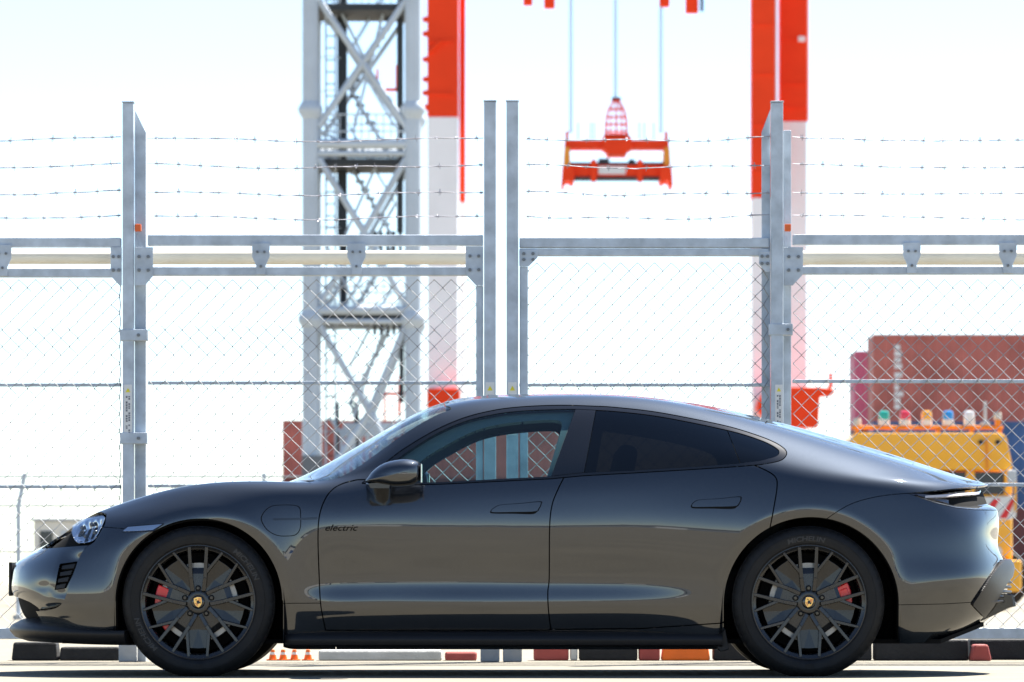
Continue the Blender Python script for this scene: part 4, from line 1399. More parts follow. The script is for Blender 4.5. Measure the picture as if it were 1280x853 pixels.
def patch(poly, name, material, parent, offset=0.002, depth=0.004, side='near', vmax=8.72, closed_smooth=False):
    """piece of trim that follows the body inside a photo polygon"""
    pl = smooth_line(poly, closed=True) if closed_smooth else np.array(poly, float)
    lo, hi = pl.min(0) - 14, pl.max(0) + 14
    q_ = FULL.pix()
    ok = (q_[:, 0] > lo[0]) & (q_[:, 0] < hi[0]) & (q_[:, 1] > lo[1]) & (q_[:, 1] < hi[1]) & (FULL.uv[:, 1] < vmax)
    t = FULL.t[ok[FULL.t].all(1)]
    used = np.unique(t)
    re = np.full(len(q_), -1)
    re[used] = np.arange(len(used))
    sh = Sheet(FULL.p[used], FULL.n[used], FULL.uv[used], re[t])
    # finer triangles so that small outlines stay crisp
    for _ in range(1):
        e = np.stack([sh.t[:, [0, 1]], sh.t[:, [1, 2]], sh.t[:, [2, 0]]], 1)
        es = np.sort(e.reshape(-1, 2), axis=1)
        ue, inv = np.unique(es, axis=0, return_inverse=True)
        inv = inv.reshape(-1, 3) + len(sh.p)
        mp_ = (sh.p[ue[:, 0]] + sh.p[ue[:, 1]]) / 2
        mn_ = sh.n[ue[:, 0]] + sh.n[ue[:, 1]]
        mn_ /= np.linalg.norm(mn_, axis=1, keepdims=True)
        mu_ = (sh.uv[ue[:, 0]] + sh.uv[ue[:, 1]]) / 2
        T = sh.t
        nt_ = np.concatenate([np.stack([T[:, 0], inv[:, 0], inv[:, 2]], 1), np.stack([inv[:, 0], T[:, 1], inv[:, 1]], 1),
                              np.stack([inv[:, 2], inv[:, 1], T[:, 2]], 1), inv])
        sh = Sheet(np.concatenate([sh.p, mp_]), np.concatenate([sh.n, mn_]), np.concatenate([sh.uv, mu_]), nt_)
    sh = sh.clip(inside(pl, sh.pix()))
    return make_panel(sh, name, material, side, depth=depth, parent=parent, offset=offset)


# ---------------------------------------------------------------- front end
bump_mats = paint
VENT = [(74.5, 705), (93.5, 700.5), (88, 717), (79.5, 735), (66.5, 737.5)]
GRILLE = [(-20, 743), (14, 745), (24, 749), (34, 754), (43, 762), (50, 774), (56, 787), (58, 830), (-20, 830)]
vent, bump_f = bump_f.split(poly_f(bump_f, VENT), 0.6)
grille, bump_f = bump_f.split(poly_f(bump_f, GRILLE), 0.8)
DUCT = np.concatenate([smooth_line([(116, 678), (104, 688), (97, 702), (91, 720), (84.5, 738), (79, 752), (70, 760), (52, 764), (30, 763)]), [(-40, 763), (-40, 640), (116, 640)]])
nose, bump_f = bump_f.split(poly_f(bump_f, DUCT), 0.5)
dn = poly_f(nose, DUCT)
qn = nose.pix()
nose = push(nose, -0.020 * (1 - ramp(dn, 0, 26)) * ramp(qn[:, 1], 684, 700) - 0.012 * np.exp(-((qn[:, 0] - 52) / 16) ** 2 - ((qn[:, 1] - 735) / 13) ** 2)
            + 0.008 * np.exp(-((qn[:, 0] - 70) / 22) ** 2 - ((qn[:, 1] - 752) / 6) ** 2))
FBUMP = make_panel(nose, 'front_bumper', paint, 'both')
both_sides(bump_f, 'bumper_corner', paint, parent=FBUMP)
make_panel(push(grille, np.full(len(grille.p), -0.03)), 'lower_grille', matt_black, 'both', parent=FBUMP)
both_sides(push(vent, np.full(len(vent.p), -0.035)), 'air_vent', matt_black, parent=FBUMP, depth=0)
for k in range(4):
    y0 = 706.5 + k * 8.4
    xl, xr = 75 - k * 2.4, 92.5 - k * 3.9
    patch([(xl + 1, y0), (xr, y0 - 2.5), (xr - 2, y0 + 3.2), (xl, y0 + 4.6)], 'vent_slat', satin_black, FBUMP, offset=-0.010, depth=0.022)
    patch([(xl + 1, y0), (xr, y0 - 2.5), (xr - 2, y0 + 3.2), (xl, y0 + 4.6)], 'vent_slat', satin_black, FBUMP, offset=-0.010, depth=0.022, side='far')
for k, w_ in enumerate(('near', 'far')):
    H = make_panel(push(eye, np.full(len(eye.p), -0.022)), 'headlight', matt_black, w_, depth=0.02)
    make_panel(push(eye_top, np.full(len(eye_top.p), -0.022)), 'headlight_surround', matt_black, w_, depth=0.02, parent=H)
    lens = make_panel(headlamp, 'lens', glass_mat('headlight_lens_' + w_, (0.93, 0.95, 0.97)), w_, depth=0.004, parent=H)
    dd = poly_f(headlamp, HEAD)
    qh = headlamp.pix()
    bowl = push(headlamp, -0.006 - 0.035 * ramp(dd, 0, 9) + 0.006 * np.sin(qh[:, 0] * 0.9 + qh[:, 1] * 0.35) * ramp(dd, 1, 5))
    make_panel(bowl, 'reflector', lamp_silver, w_, depth=0.004, parent=H)
    for (ax, ay) in ((100, 657), (112, 653), (104, 668), (116, 663)):
        i = np.argmin(((qh - (ax, ay)) ** 2).sum(1))
        c = headlamp.p[i] - headlamp.n[i] * 0.018
        sgn = 1 if w_ == 'near' else -1
        m = MB().lathe([(0.001, -0.008), (0.008, -0.007), (0.011, -0.002), (0.0115, 0.01)], n=16)
        pr = m.build('projector', lamp_clear if False else gloss_black, H, smooth=40)
        pr.location = (c[0], YC - sgn * c[1], c[2])
        pr.rotation_euler = (0, 0, R(-35) if sgn > 0 else R(215))
    FEN_PATCH = patch([(153.5, 664.6), (160, 659.2), (180, 657.6), (203, 655.6), (191, 662.8), (170, 664.2)], 'side_marker', lamp_silver, CAR, offset=0.0025, depth=0.006, side=w_)
    patch([(152, 666), (158.5, 657.8), (180, 656.2), (205.5, 654.2), (192, 664.3), (170, 665.7)], 'marker_bezel', gloss_black, FEN_PATCH, offset=0.0008, depth=0.004, side=w_)

# splitter lip swept round the nose, following the plan of the bumper
su_q = np.linspace(0, 3.12, 46)
tq_ = np.interp(su_q, np.arange(NS), ku)
EUq = spline_matrix(ku, tq_)
base = np.einsum('bj,jk->bk', EUq, NP[3])
tan = np.gradient(base[:, :2], axis=0)
nrm2 = np.stack([-np.abs(tan[:, 1]), np.abs(tan[:, 0])], 1)
nrm2 /= np.linalg.norm(nrm2, axis=1, keepdims=True)
nrm2[0] = (-1, 0)
fs_ = ramp(su_q, 1.2, 3.0)
sec_f = np.array([(-.10, .285), (-.03, .262), (.012, .240), (.026, .224), (.024, .208), (.0, .180), (-.06, .160), (-.20, .152)])
sec_s = np.array([(-.10, .222), (-.03, .219), (.002, .2165), (.008, .208), (.008, .196), (-.004, .166), (-.05, .149), (-.20, .146)])
sp = MB()
rows_ = []
for i in range(len(su_q)):
    sec = sec_f * (1 - fs_[i]) + sec_s * fs_[i]
    rows_.append([(base[i, 0] + nrm2[i, 0] * o, max(0.0, base[i, 1] + nrm2[i, 1] * o), z_) for o, z_ in sec])
for sgn in (1, -1):
    m = len(sec_f)
    vs_ = [(x_, YC - sgn * w2, z_) for rw in rows_ for (x_, w2, z_) in rw]
    fsx = [(i * m + j, (i + 1) * m + j, (i + 1) * m + j + 1, i * m + j + 1) for i in range(len(rows_) - 1) for j in range(m - 1)]
    sp.add(vs_, fsx)
    sp.add([vs_[(len(rows_) - 1) * m + j] for j in range(m)], [tuple(range(m))])
sp.build('front_splitter', satin_black, FBUMP, smooth=50)
# number plate carrier on the nose
x0 = (10.8 - 640) * 23.805 / F_PX
m = MB().box((x0, YC - 0.165, P(0, 745, 23.97).z), (x0 + 0.016, YC + 0.165, P(0, 703, 23.97).z))
m.build('number_plate', satin_black, FBUMP, bevel=0.003)

# ---------------------------------------------------------------- tail
LOWV = [(1100, 756.8), (1180, 755.2), (1216, 753), (1217, 756), (1290, 756), (1290, 900), (1100, 900)]
TRIM_R = [(1250, 700.5), (1256, 699.5), (1300, 692), (1300, 717), (1262, 722), (1250, 742), (1240, 758), (1229, 772), (1214, 756), (1216, 752), (1233, 727)]
trim_r, bump_r = bump_r.split(poly_f(bump_r, TRIM_R), 0.6)
diff_r, bump_r = bump_r.split(poly_f(bump_r, [(1238, 750), (1262, 722), (1300, 717), (1300, 820), (1170, 803), (1205, 792), (1229, 772)]), 0.6)
low_r, bump_r = bump_r.split(poly_f(bump_r, LOWV), 0.8)
RBUMP = make_panel(bump_r, 'rear_bumper', paint, 'both')
both_sides(low_r, 'lower_valance', paint, parent=RBUMP)
qt = trim_r.pix()
trim_r = Sheet(trim_r.p + trim_r.n * 0.010 + np.stack([0.034 * (1 - ramp(qt[:, 1], 704, 730)) * ramp(qt[:, 0], 1238, 1262), 0 * qt[:, 0], 0 * qt[:, 0]], 1), trim_r.n, trim_r.uv, trim_r.t)
make_panel(trim_r, 'diffuser_trim', grey_trim, 'both', parent=RBUMP, depth=0.03)
make_panel(push(diff_r, np.full(len(diff_r.p), -0.012)), 'diffuser', gloss_black, 'both', parent=RBUMP, depth=0.02)
for k in range(6):
    yy = 722 + k * 6.0
    sl = MB()
    path = []
    for w2 in np.linspace(-0.62, 0.62, 25):
        xx = 1262.0 + (k * 0.3) - 26 * (abs(w2) / 0.62) ** 2.6 - (2 if k == 0 else 0)
        Zq = CAM_D + YC - abs(w2)
        path.append(((xx - 640) * Zq / F_PX, YC - w2, CAM_H + (HORIZON - yy) * Zq / F_PX))
    sl.tube(path, 0.0085, n=6)
    sl.build('diffuser_slat', grey_trim, RBUMP, smooth=40)
for w2 in (-0.42, -0.15, 0.15, 0.42):
    fx = (1270 - 640) * 24.0 / F_PX - abs(w2) * 0.13
    zt, zb = P(0, 741, 24).z, P(0, 758, 24).z
    fn_ = MB()
    fn_.add([(fx - 0.10, YC + w2 - .008, zt), (fx - 0.012, YC + w2 - .008, zt - .01), (fx, YC + w2 - .008, zb), (fx - .03, YC + w2 - .008, zb - .005), (fx - .16, YC + w2 - .008, zb - 0.07), (fx - .25, YC + w2 - .008, zb - 0.07),
             (fx - 0.10, YC + w2 + .008, zt), (fx - 0.012, YC + w2 + .008, zt - .01), (fx, YC + w2 + .008, zb), (fx - .03, YC + w2 + .008, zb - .005), (fx - .16, YC + w2 + .008, zb - 0.07), (fx - .25, YC + w2 + .008, zb - 0.07)],
            [(0, 1, 2, 3, 4, 5), (11, 10, 9, 8, 7, 6)] + [(i, i + 6, (i + 1) % 6 + 6, (i + 1) % 6) for i in range(6)])
    fn_.build('diffuser_fin', gloss_black, RBUMP, bevel=0.002)
# tail lamp: a smoked wedge cut in under the spoiler edge, with a ledge that faces the sky
qtl = tail.pix()
ledge_y = np.interp(qtl[:, 0], [1136, 1171, 1195, 1219, 1262], [617.5, 629.5, 635, 637.5, 637.5])
edge_y = np.interp(qtl[:, 0], [1136, 1165, 1195, 1219, 1262], [617.2, 614.2, 611, 608.8, 604])
frac = np.clip((ledge_y - qtl[:, 1]) / np.maximum(ledge_y - edge_y, 1.0), 0, 1)
wid = np.clip((ledge_y - edge_y) / 26, 0, 1)
upper, lower = tail, None
tl = push(tail, -0.045 * wid * ramp(frac, 0.0, 0.42))
fcut = ledge_y - qtl[:, 1] - 9 * wid
lampf, ledge = tl.split(fcut, 0.4)
TL = make_panel(lampf, 'taillight', mat('smoked_lamp', (0.02, 0.012, 0.012), rough=0.05, coat=1.0), 'both', depth=0.01)
make_panel(ledge, 'lamp_ledge', paint, 'both', parent=RBUMP, depth=0.01)
EDGE = smooth_line([(1150, 618.4), (1180, 615.8), (1205, 613.6), (1228, 612.2)])
lb = np.concatenate([EDGE, EDGE[::-1] + (0, 3.2)])
patch(lb, 'light_bar', mat('lamp_bar_clear', (0.55, 0.50, 0.48), rough=0.08, coat=1.0), TL, offset=-0.018, depth=0.012, side='both', vmax=8.9)

# ---------------------------------------------------------------- door furniture, charge flap, lettering
FEN = [o for o in CAR.children if o.name.startswith('front_fender')]
FLAP = smooth_line([(327, 650), (330, 641), (338, 634), (348, 632), (366, 632), (374, 635), (375.5, 645), (375, 660), (370, 668), (360, 670), (346, 669), (334, 662)], closed=True)
fl_o = [(p_[0], p_[1]) for p_ in FLAP]
cF = np.mean(FLAP, 0)
big = cF + (FLAP - cF) * 1.035
for k, w_ in enumerate(('near', 'far')):
    g_ = patch(big, 'charge_flap_seam', matt_black, FEN[k], offset=0.0004, depth=0.002, side=w_)
    patch(cF + (FLAP - cF) * 0.99, 'charge_flap', paint, FEN[k], offset=0.0012, depth=0.004, side=w_)
    patch([(340, 648.2), (377, 647.6), (397, 646.4), (397, 649.6), (377, 650.2), (342, 650.6)], 'fender_slot', gloss_black, FEN[k], offset=0.0028, depth=0.004, side=w_)
    for door, hp, rp in ((DOORF[k], [(614.5, 638.5), (620, 634), (628, 631.5), (650, 630), (674, 628), (675.5, 631), (673, 636), (668, 639.5), (640, 640.3), (617, 640.5)],
                          [(613, 640.5), (622, 638), (660, 637.6), (671, 636.5), (675, 634), (671, 640.5), (664, 643), (640, 642.4), (617, 642.2)]),
                         (DOORR[k], [(865, 632), (869, 627.5), (876, 625.3), (900, 624), (923, 621.8), (925.5, 624.5), (923, 630), (918, 633), (890, 633.8), (868, 634)],
                          [(864, 634), (872, 631.5), (910, 631), (921, 630), (925, 627.5), (921, 634), (914, 636.5), (890, 636), (868, 635.8)])):
        hb = np.array(hp)
        hc = hb.mean(0)
        patch(hc + (hb - hc) * (1.05, 1.16), 'handle_seam', matt_black, door, offset=0.0004, depth=0.002, side=w_, closed_smooth=True)
        rc = patch(rp, 'handle_shade', matt_black, door, offset=0.0006, depth=0.002, side=w_, closed_smooth=True)  # flat black crescent, painting the shadow under the handle
        patch(hp, 'door_handle', paint, door, offset=0.004, depth=0.006, side=w_, closed_smooth=True)
# script lettering on the front door
tm = text_mesh('electric', 0.042, extrude=0.0006, shear=0.35, bold=0.0006)
wq = FULL.pix()
co = np.array([v_.co[:] for v_ in tm.vertices])
sx = (446 - 405) / 263.4 / (co[:, 0].max() - co[:, 0].min())
for v_ in tm.vertices:
    X = P(425.5, 660.3, 23.03)
    v_.co = (X.x + v_.co.x * sx, 0.028 - v_.co.z - (0.0 if True else 0), X.z + v_.co.y)
tm.materials.append(matt_black)
lt = link('lettering', tm, DOORF[0])

# ---------------------------------------------------------------- door mirrors
OUT = smooth_line([(456.5, 603), (460, 596), (466, 588.5), (476, 581), (488, 576.3), (505, 573.6), (518, 575), (525.5, 579.5), (527.5, 588), (526.8, 598), (521, 605), (512, 608.3), (494, 609.5), (474, 607)], closed=True, n=6)
for sgn in (1, -1):
    root = None
    for name_, m_, test in (('side_mirror', paint, True), ('mirror_foot', gloss_black, False)):
        mm = MB()
        if test:
            ring_n = len(OUT)
            c0 = np.array((498.0, 592.5))
            lv = [(0.955, 0.86), (0.97, 0.955), (1.0, 1.0), (1.03, 0.995), (1.06, 0.955), (1.085, 0.87), (1.105, 0.73), (1.118, 0.54), (1.124, 0.3), (1.126, 0.05)]
            vs_ = []
            for w2, s_ in lv:
                for p_ in OUT:
                    q2 = c0 + (p_ - c0) * (s_, s_)
                    W = P(q2[0], q2[1], CAM_D + YC - 1.03)
                    vs_.append((W.x, YC - sgn * w2, W.z))
            fsx = [(i * ring_n + j, i * ring_n + (j + 1) % ring_n, (i + 1) * ring_n + (j + 1) % ring_n, (i + 1) * ring_n + j) for i in range(len(lv) - 1) for j in range(ring_n)]
            fsx += [tuple(range(ring_n)), tuple(range(len(vs_) - 1, len(vs_) - 1 - ring_n, -1))]
            mm.add(vs_, fsx)
            root = mm.build('side_mirror', paint, CAR, smooth=60)
        else:
            # dark lower shell and foot
            a = smooth_line([(457, 603.5), (470, 602.0), (489, 598.2), (493, 599.5), (492, 604), (490, 611), (487, 622), (480, 628), (470, 624), (463, 616), (458.5, 609)], closed=True, n=5)
            n_ = len(a)
            ca = a.mean(0)
            lv = [(0.885, 1.0), (0.96, 0.98), (1.03, 0.95), (1.062, 0.9), (1.085, 0.75)]
            vs_ = []
            for li, (w2, s_) in enumerate(lv):
                for p_ in a:
                    up_ = np.array((p_[0], min(p_[1], 611.0 if li >= 2 else 640)))
                    q2 = ca + (up_ - ca) * s_
                    W = P(q2[0], q2[1], CAM_D + YC - 1.0)
                    vs_.append((W.x, YC - sgn * w2, W.z))
            fsx = [(i * n_ + j, i * n_ + (j + 1) % n_, (i + 1) * n_ + (j + 1) % n_, (i + 1) * n_ + j) for i in range(len(lv) - 1) for j in range(n_)]
            fsx += [tuple(range(n_)), tuple(range(len(vs_) - 1, len(vs_) - 1 - n_, -1))]
            mm.add(vs_, fsx)
            mm.build('mirror_foot', gloss_black, root, smooth=50)
    g0 = P(526.9, 592, CAM_D + YC - 1.03)
    MB().box((g0.x - 0.002, YC - sgn * 1.03 - 0.055, g0.z - 0.045), (g0.x + 0.003, YC - sgn * 1.03 + 0.055, g0.z + 0.045)).build('mirror_glass', lamp_silver, root, bevel=0.002)

# ---------------------------------------------------------------- inner shell, headliner, seats, underbody
sh = FULL.clip(8.12 - FULL.uv[:, 1]).clip
sh = FULL.clip(8.12 - FULL.uv[:, 1])
for arch in (ARCH_F, ARCH_R):
    sh = sh.clip(-poly_f(sh, arch))
make_panel(push(sh, np.full(len(sh.p), -0.040)), 'inner_shell', matt_black, 'both', depth=0)
INF = smooth_line([(502, 600), (527, 571.5), (560, 551), (592, 534.5), (622, 526), (660, 521.2), (690, 519.8), (702, 523), (700.5, 536), (692, 565), (682, 598)])
INF = np.concatenate([INF, [(682, 660), (480, 660)]])
INR = np.concatenate([smooth_line([(742, 600), (756, 524), (770, 521), (815, 527), (860, 535), (900, 545), (914, 556), (918, 586)]), [(918, 640), (742, 640)]])
hl = FULL.clip(FULL.uv[:, 1] - 8.05)
hl = hl.clip(np.minimum(hl.uv[:, 0] - 6.2, 14.2 - hl.uv[:, 0]))
for pl in (INF, INR):
    hl = hl.clip(-poly_f(hl, pl))
wsf = np.minimum(poly_f(hl, ws_poly), np.minimum((hl.uv[:, 1] - 9.2) * 30, (8.93 - hl.uv[:, 0]) * 80))
hl = hl.clip(-wsf)
hl = hl.clip(-np.minimum(np.minimum((hl.uv[:, 1] - 10.45) * 1.5, (hl.uv[:, 0] - 12.42) * 2), (14.35 - hl.uv[:, 0]) * 2))
make_panel(push(hl, np.full(len(hl.p), -0.030)), 'headliner', headliner, 'both', depth=0.02)


def rounded_block(name, cx, cy, cz, sx_, sy_, sz_, material, parent, tilt=0, bev=0.05):
    m_ = MB().box((-sx_ / 2, -sy_ / 2, -sz_ / 2), (sx_ / 2, sy_ / 2, sz_ / 2))
    o = m_.build(name, material, parent, bevel=bev)
    o.modifiers['bevel'].segments = 4
    o.location = (cx, cy, cz)
    o.rotation_euler = (0, tilt, 0)
    return o


for x_, ys in ((0.42, (-0.38, 0.38)), (1.22, (-0.36, 0.36))):
    for yy in ys:
        bk = rounded_block('seat', x_, YC + yy, 0.66, 0.16, 0.50, 0.62, interior, CAR, R(18))
        h_ = rounded_block('headrest', x_ + 0.13, YC + yy, 1.03 if x_ < 1 else 0.98, 0.10, 0.26, 0.17, interior, CAR, R(12), 0.04)
        rounded_block('seat_cushion', x_ - 0.28, YC + yy, 0.42, 0.55, 0.50, 0.18, interior, CAR, R(-6))
rounded_block('dashboard', -0.72, YC, 0.78, 0.55, 1.35, 0.22, interior, CAR, R(4), 0.06)
sw = MB()
sw.tube([(0.0, 0.17 * math.cos(a), 0.17 * math.sin(a)) for a in np.linspace(0, 2 * math.pi, 33)], 0.014, n=8)
sw.box((-0.01, -0.16, -0.02), (0.01, 0.16, 0.02))
st = sw.build('steering_wheel', interior, CAR, smooth=40)
st.location = (-0.34, YC + 0.37, 0.76)
st.rotation_euler = (0, R(24), 0)

ub = MB()
ub.box((-2.15, YC - 0.80, 0.155), (2.05, YC + 0.80, 0.175))
ub.add([(2.05, YC - .8, .155), (2.05, YC + .8, .155), (2.28, YC + .55, .235), (2.28, YC - .55, .235), (2.05, YC - .8, .175), (2.05, YC + .8, .175), (2.28, YC + .55, .255), (2.28, YC - .55, .255)],
       [(0, 3, 2, 1), (4, 5, 6, 7), (0, 1, 5, 4), (1, 2, 6, 5), (2, 3, 7, 6), (3, 0, 4, 7)])
ub.build('underbody', matt_black, CAR)
for sgn in (1, -1):
    for cx_, cy_, rr in ((248.6, 751.7, 105), (1014.5, 756, 110)):
        C = P(cx_, cy_, CAM_D + 0.02)
        r_ = rr * 23.02 / F_PX + 0.004
        m = MB()
        arc = [(C.x - r_, 0.16)] + [(C.x + r_ * math.cos(a), C.z + r_ * math.sin(a)) for a in np.linspace(math.pi, 0, 40)] + [(C.x + r_, 0.16)]
        n_ = len(arc)
        w0, w1 = 0.935, 0.52
        vs_ = [(x_, YC - sgn * w0, z_) for x_, z_ in arc] + [(x_, YC - sgn * w1, z_) for x_, z_ in arc]
        m.add(vs_, [(i, i + 1, i + 1 + n_, i + n_) for i in range(n_ - 1)] + [tuple(range(n_, 2 * n_))])
        m.build('wheel_liner', matt_black, CAR, smooth=40)
# side skirts
for sgn in (1, -1):
    m = MB()
    prof_pts = [(356, 0), (372, 1), (400, 1), (760, 1), (800, 0.75), (850, 0.55), (888, 0.6), (903, 1)]
    rows_ = []
    for px_, k_ in prof_pts:
        w2 = 0.905 + 0.028 * k_
        sec = [(0.885, 790), (w2 - 0.012, 794.5), (w2, 797.5), (w2 + 0.002, 801), (w2 - 0.006, 806.5), (w2 - 0.03, 809), (0.80, 809)]
        rows_.append([((px_ - 640) * (CAM_D + YC - .92) / F_PX, YC - sgn * a, CAM_H + (HORIZON - b) * (CAM_D + YC - a) / F_PX) for a, b in sec])
    n_ = len(rows_[0])
    m.add([p_ for rw in rows_ for p_ in rw], [(i * n_ + j, (i + 1) * n_ + j, (i + 1) * n_ + j + 1, i * n_ + j + 1) for i in range(len(rows_) - 1) for j in range(n_ - 1)] +
          [tuple(range(n_)), tuple((len(rows_) - 1) * n_ + j for j in range(n_))])
    m.build('side_skirt', satin_black, CAR, smooth=40)
    # little flap ahead of the rear wheel
    a = [P(892, 805, 23.1), P(906, 785, 23.1), P(911, 812, 23.1), P(900, 815, 23.1)]
    m = MB().prism([(p_.x, p_.z) for p_ in a], YC - sgn * 0.80, YC - sgn * 0.905)
    m.build('wheel_deflector', satin_black, CAR, bevel=0.004)


# ---------------------------------------------------------------- wheels
def beam(m, p0, p1, w0, w1, y0, y1, h, flare=1.9):
    """tapered spoke bar in the wheel plane: narrow face at y, wider root"""
    p0, p1 = np.array(p0, float), np.array(p1, float)
    d = (p1 - p0) / np.linalg.norm(p1 - p0)
    s_ = np.array((-d[1], d[0]))
    vs_ = []
    for p_, w_, y_ in ((p0, w0, y0), (p1, w1, y1)):
        for k_, yy in ((-1, y_), (1, y_), (flare, y_ + h), (-flare, y_ + h)):
            q_ = p_ + s_ * w_ / 2 * k_
            vs_.append((q_[0], yy, q_[1]))
    m.add(vs_, [(0, 1, 5, 4), (1, 2, 6, 5), (2, 3, 7, 6), (3, 0, 4, 7), (0, 3, 2, 1), (4, 5, 6, 7)])


def rot2(p_, a):
    c, s_ = math.cos(a), math.sin(a)
    return (p_[0] * c - p_[1] * s_, p_[0] * s_ + p_[1] * c)


RT, WT = 0.3625, {'front': 0.245, 'rear': 0.285}


def make_wheel(axle, cx_, cz_, cal_angle, cal_half, letter_angles, spin):
    """a wheel in local coordinates: outer face towards -y at y = 0"""
    wt = WT[axle]
    root = empty('wheel', (cx_, 0.012 if axle == 'front' else 0.004, cz_))
    root.parent = CAR
    root.matrix_parent_inverse = Matrix.Translation(-Vector(CAR.location))
    # tyre
    prof = [(0.2635, 0.018), (0.268, 0.008), (0.276, 0.0035), (0.2775, 0.0055), (0.2795, 0.0032), (0.295, 0.0), (0.318, 0.001), (0.3195, 0.0035), (0.3215, 0.003), (0.335, 0.008), (0.346, 0.0165), (0.3545, 0.027), (0.3595, 0.038),
            (0.361, 0.050), (0.354, 0.052), (0.354, 0.060), (RT, 0.062), (RT + .0005, 0.105), (0.354, 0.107), (0.354, 0.117), (RT + .0005, 0.119),
            (RT, wt - 0.062), (0.354, wt - .060), (0.354, wt - .052), (0.361, wt - 0.05), (0.354, wt - 0.025), (0.335, wt - 0.008), (0.30, wt), (0.2635, wt - 0.02)]
    n = 216
    m = MB()
    vs_, fs = [], []
    mm = len(prof)
    for k in range(n):
        th = 2 * math.pi * k / n
        for j, (r_, o) in enumerate(prof):
            rr = r_
            if 10 <= j <= 13 and k % 4 == 0:
                rr -= 0.0035
            x_, z_ = rr * math.cos(th), rr * math.sin(th)
            if z_ < -cz_ + 0.0015:
                z_ = -cz_ + 0.0015
            # bulge where the tyre carries the car
            if th > math.pi and 4 < j < 10:
                b_ = math.exp(-((th - 1.5 * math.pi) / 0.35) ** 2)
                o = o - 0.006 * b_
            vs_.append((x_, o, z_))
    for k in range(n):
        k2 = (k + 1) % n
        for j in range(mm - 1):
            fs.append((k * mm + j, k2 * mm + j, k2 * mm + j + 1, k * mm + j + 1))
    m.add(vs_, fs)
    m.build('tyre', rubber, root, smooth=32, local=True)
    # raised lettering
    for ang, body, rad, size in letter_angles:
        tm_ = text_mesh(body, size, extrude=0.0008, shear=0.12, bold=0.0009)
        for v_ in tm_.vertices:
            a = R(ang) - v_.co.x / rad * 1.22
            rr = rad + v_.co.y
            yb = np.interp(rr, [0.2795, 0.295, 0.318, 0.335], [0.0032, 0.0, 0.001, 0.008])
            v_.co = (rr * math.cos(a), yb - 0.0006 - v_.co.z, rr * math.sin(a))
        tm_.materials.append(letter_rubber)
        link('tyre_lettering', tm_, root, local=True)
    # rim: lip, barrel
    m = MB()
    m.lathe([(0.2635, 0.020), (0.2700, 0.0125), (0.2735, 0.0085), (0.2725, 0.0060), (0.2685, 0.0055), (0.2650, 0.0085), (0.2600, 0.014), (0.2520, 0.018), (0.2470, 0.030), (0.2450, 0.06), (0.2400, 0.20)], n=96)
    m.build('rim_lip', alloy, root, smooth=35, local=True)
    m = MB()
    m2 = MB()
    for g_ in range(5):
        a = math.pi / 2 + g_ * 2 * math.pi / 5 + spin
        for s_ in (-1, 1):
            beam(m, rot2((0.052, s_ * 0.026), a), rot2((0.115, s_ * 0.0335), a), 0.0185, 0.0170, 0.022, 0.014, 0.026, 1.35)
            beam(m, rot2((0.115, s_ * 0.0335), a), rot2((0.262, s_ * 0.0415), a), 0.0170, 0.0150, 0.014, 0.0085, 0.026, 1.35)
            beam(m, rot2((0.138, s_ * 0.0350), a), rot2((0.2355, s_ * 0.1170), a), 0.0150, 0.0120, 0.0150, 0.0095, 0.022, 1.4)
        # floor of the lug pocket
        fl = [rot2(p_, a) for p_ in ((0.045, -0.026), (0.045, 0.026), (0.135, 0.034), (0.163, 0.034), (0.163, -0.034), (0.135, -0.034))]
        ys_ = (0.032, 0.032, 0.036, 0.052, 0.052, 0.036)
        m2.add([(p_[0], y_, p_[1]) for p_, y_ in zip(fl, ys_)] + [(p_[0], 0.062, p_[1]) for p_ in fl],
               [(0, 1, 2, 5), (5, 2, 3, 4), (11, 10, 9, 8, 7, 6)] + [(i, i + 6, (i + 1) % 6 + 6, (i + 1) % 6) for i in range(6)])
    m.build('spokes', alloy, root, bevel=0.0016, smooth=None, local=True)
    m2.build('lug_pockets', alloy, root, local=True)
    # aero blades between the spoke pairs
    for g_ in range(5):
        a = math.pi / 2 + g_ * 2 * math.pi / 5 + spin
        a2 = a + 2 * math.pi / 5
        left = [rot2((0.05, 0.026), a), rot2((0.115, 0.0335), a), rot2((0.140, 0.036), a), rot2((0.205, 0.0915), a)]
        right = [rot2((0.05, -0.026), a2), rot2((0.115, -0.0335), a2), rot2((0.140, -0.036), a2), rot2((0.205, -0.0915), a2)]
        aa, ab = math.atan2(left[-1][1], left[-1][0]), math.atan2(right[-1][1], right[-1][0])
        if ab < aa:
            ab += 2 * math.pi
        ro = math.hypot(*left[-1])
        arc = [((ro - 0.004) * math.cos(t), (ro - 0.004) * math.sin(t)) for t in np.linspace(aa, ab, 6)[1:-1]]
        poly = left + arc + right[::-1]
        ym = [0.040, 0.038, 0.037, 0.034] + [0.036] * len(arc) + [0.034, 0.037, 0.038, 0.040]
        mid_ = rot2((0.13, 0), a + math.pi / 5)
        n_ = len(poly)
        b_ = MB()
        vs_ = [(p_[0], y_, p_[1]) for p_, y_ in zip(poly, ym)] + [(p_[0], y_ + 0.014, p_[1]) for p_, y_ in zip(poly, ym)] + [(mid_[0], 0.043, mid_[1])]
        fs = [(i, (i + 1) % n_, 2 * n_) for i in range(n_)] + [tuple(range(2 * n_ - 1, n_ - 1, -1))] + [(i, i + n_, (i + 1) % n_ + n_, (i + 1) % n_) for i in range(n_)]
        b_.add(vs_, fs).build('aero_blade', blade_black, root, local=True, bevel=0.001)
        lug = rot2((0.0665, 0), a)
        b_ = MB().lathe([(0.0005, 0.017), (0.0075, 0.017), (0.0095, 0.019), (0.0095, 0.036)], n=6, cx=lug[0], cz=lug[1])
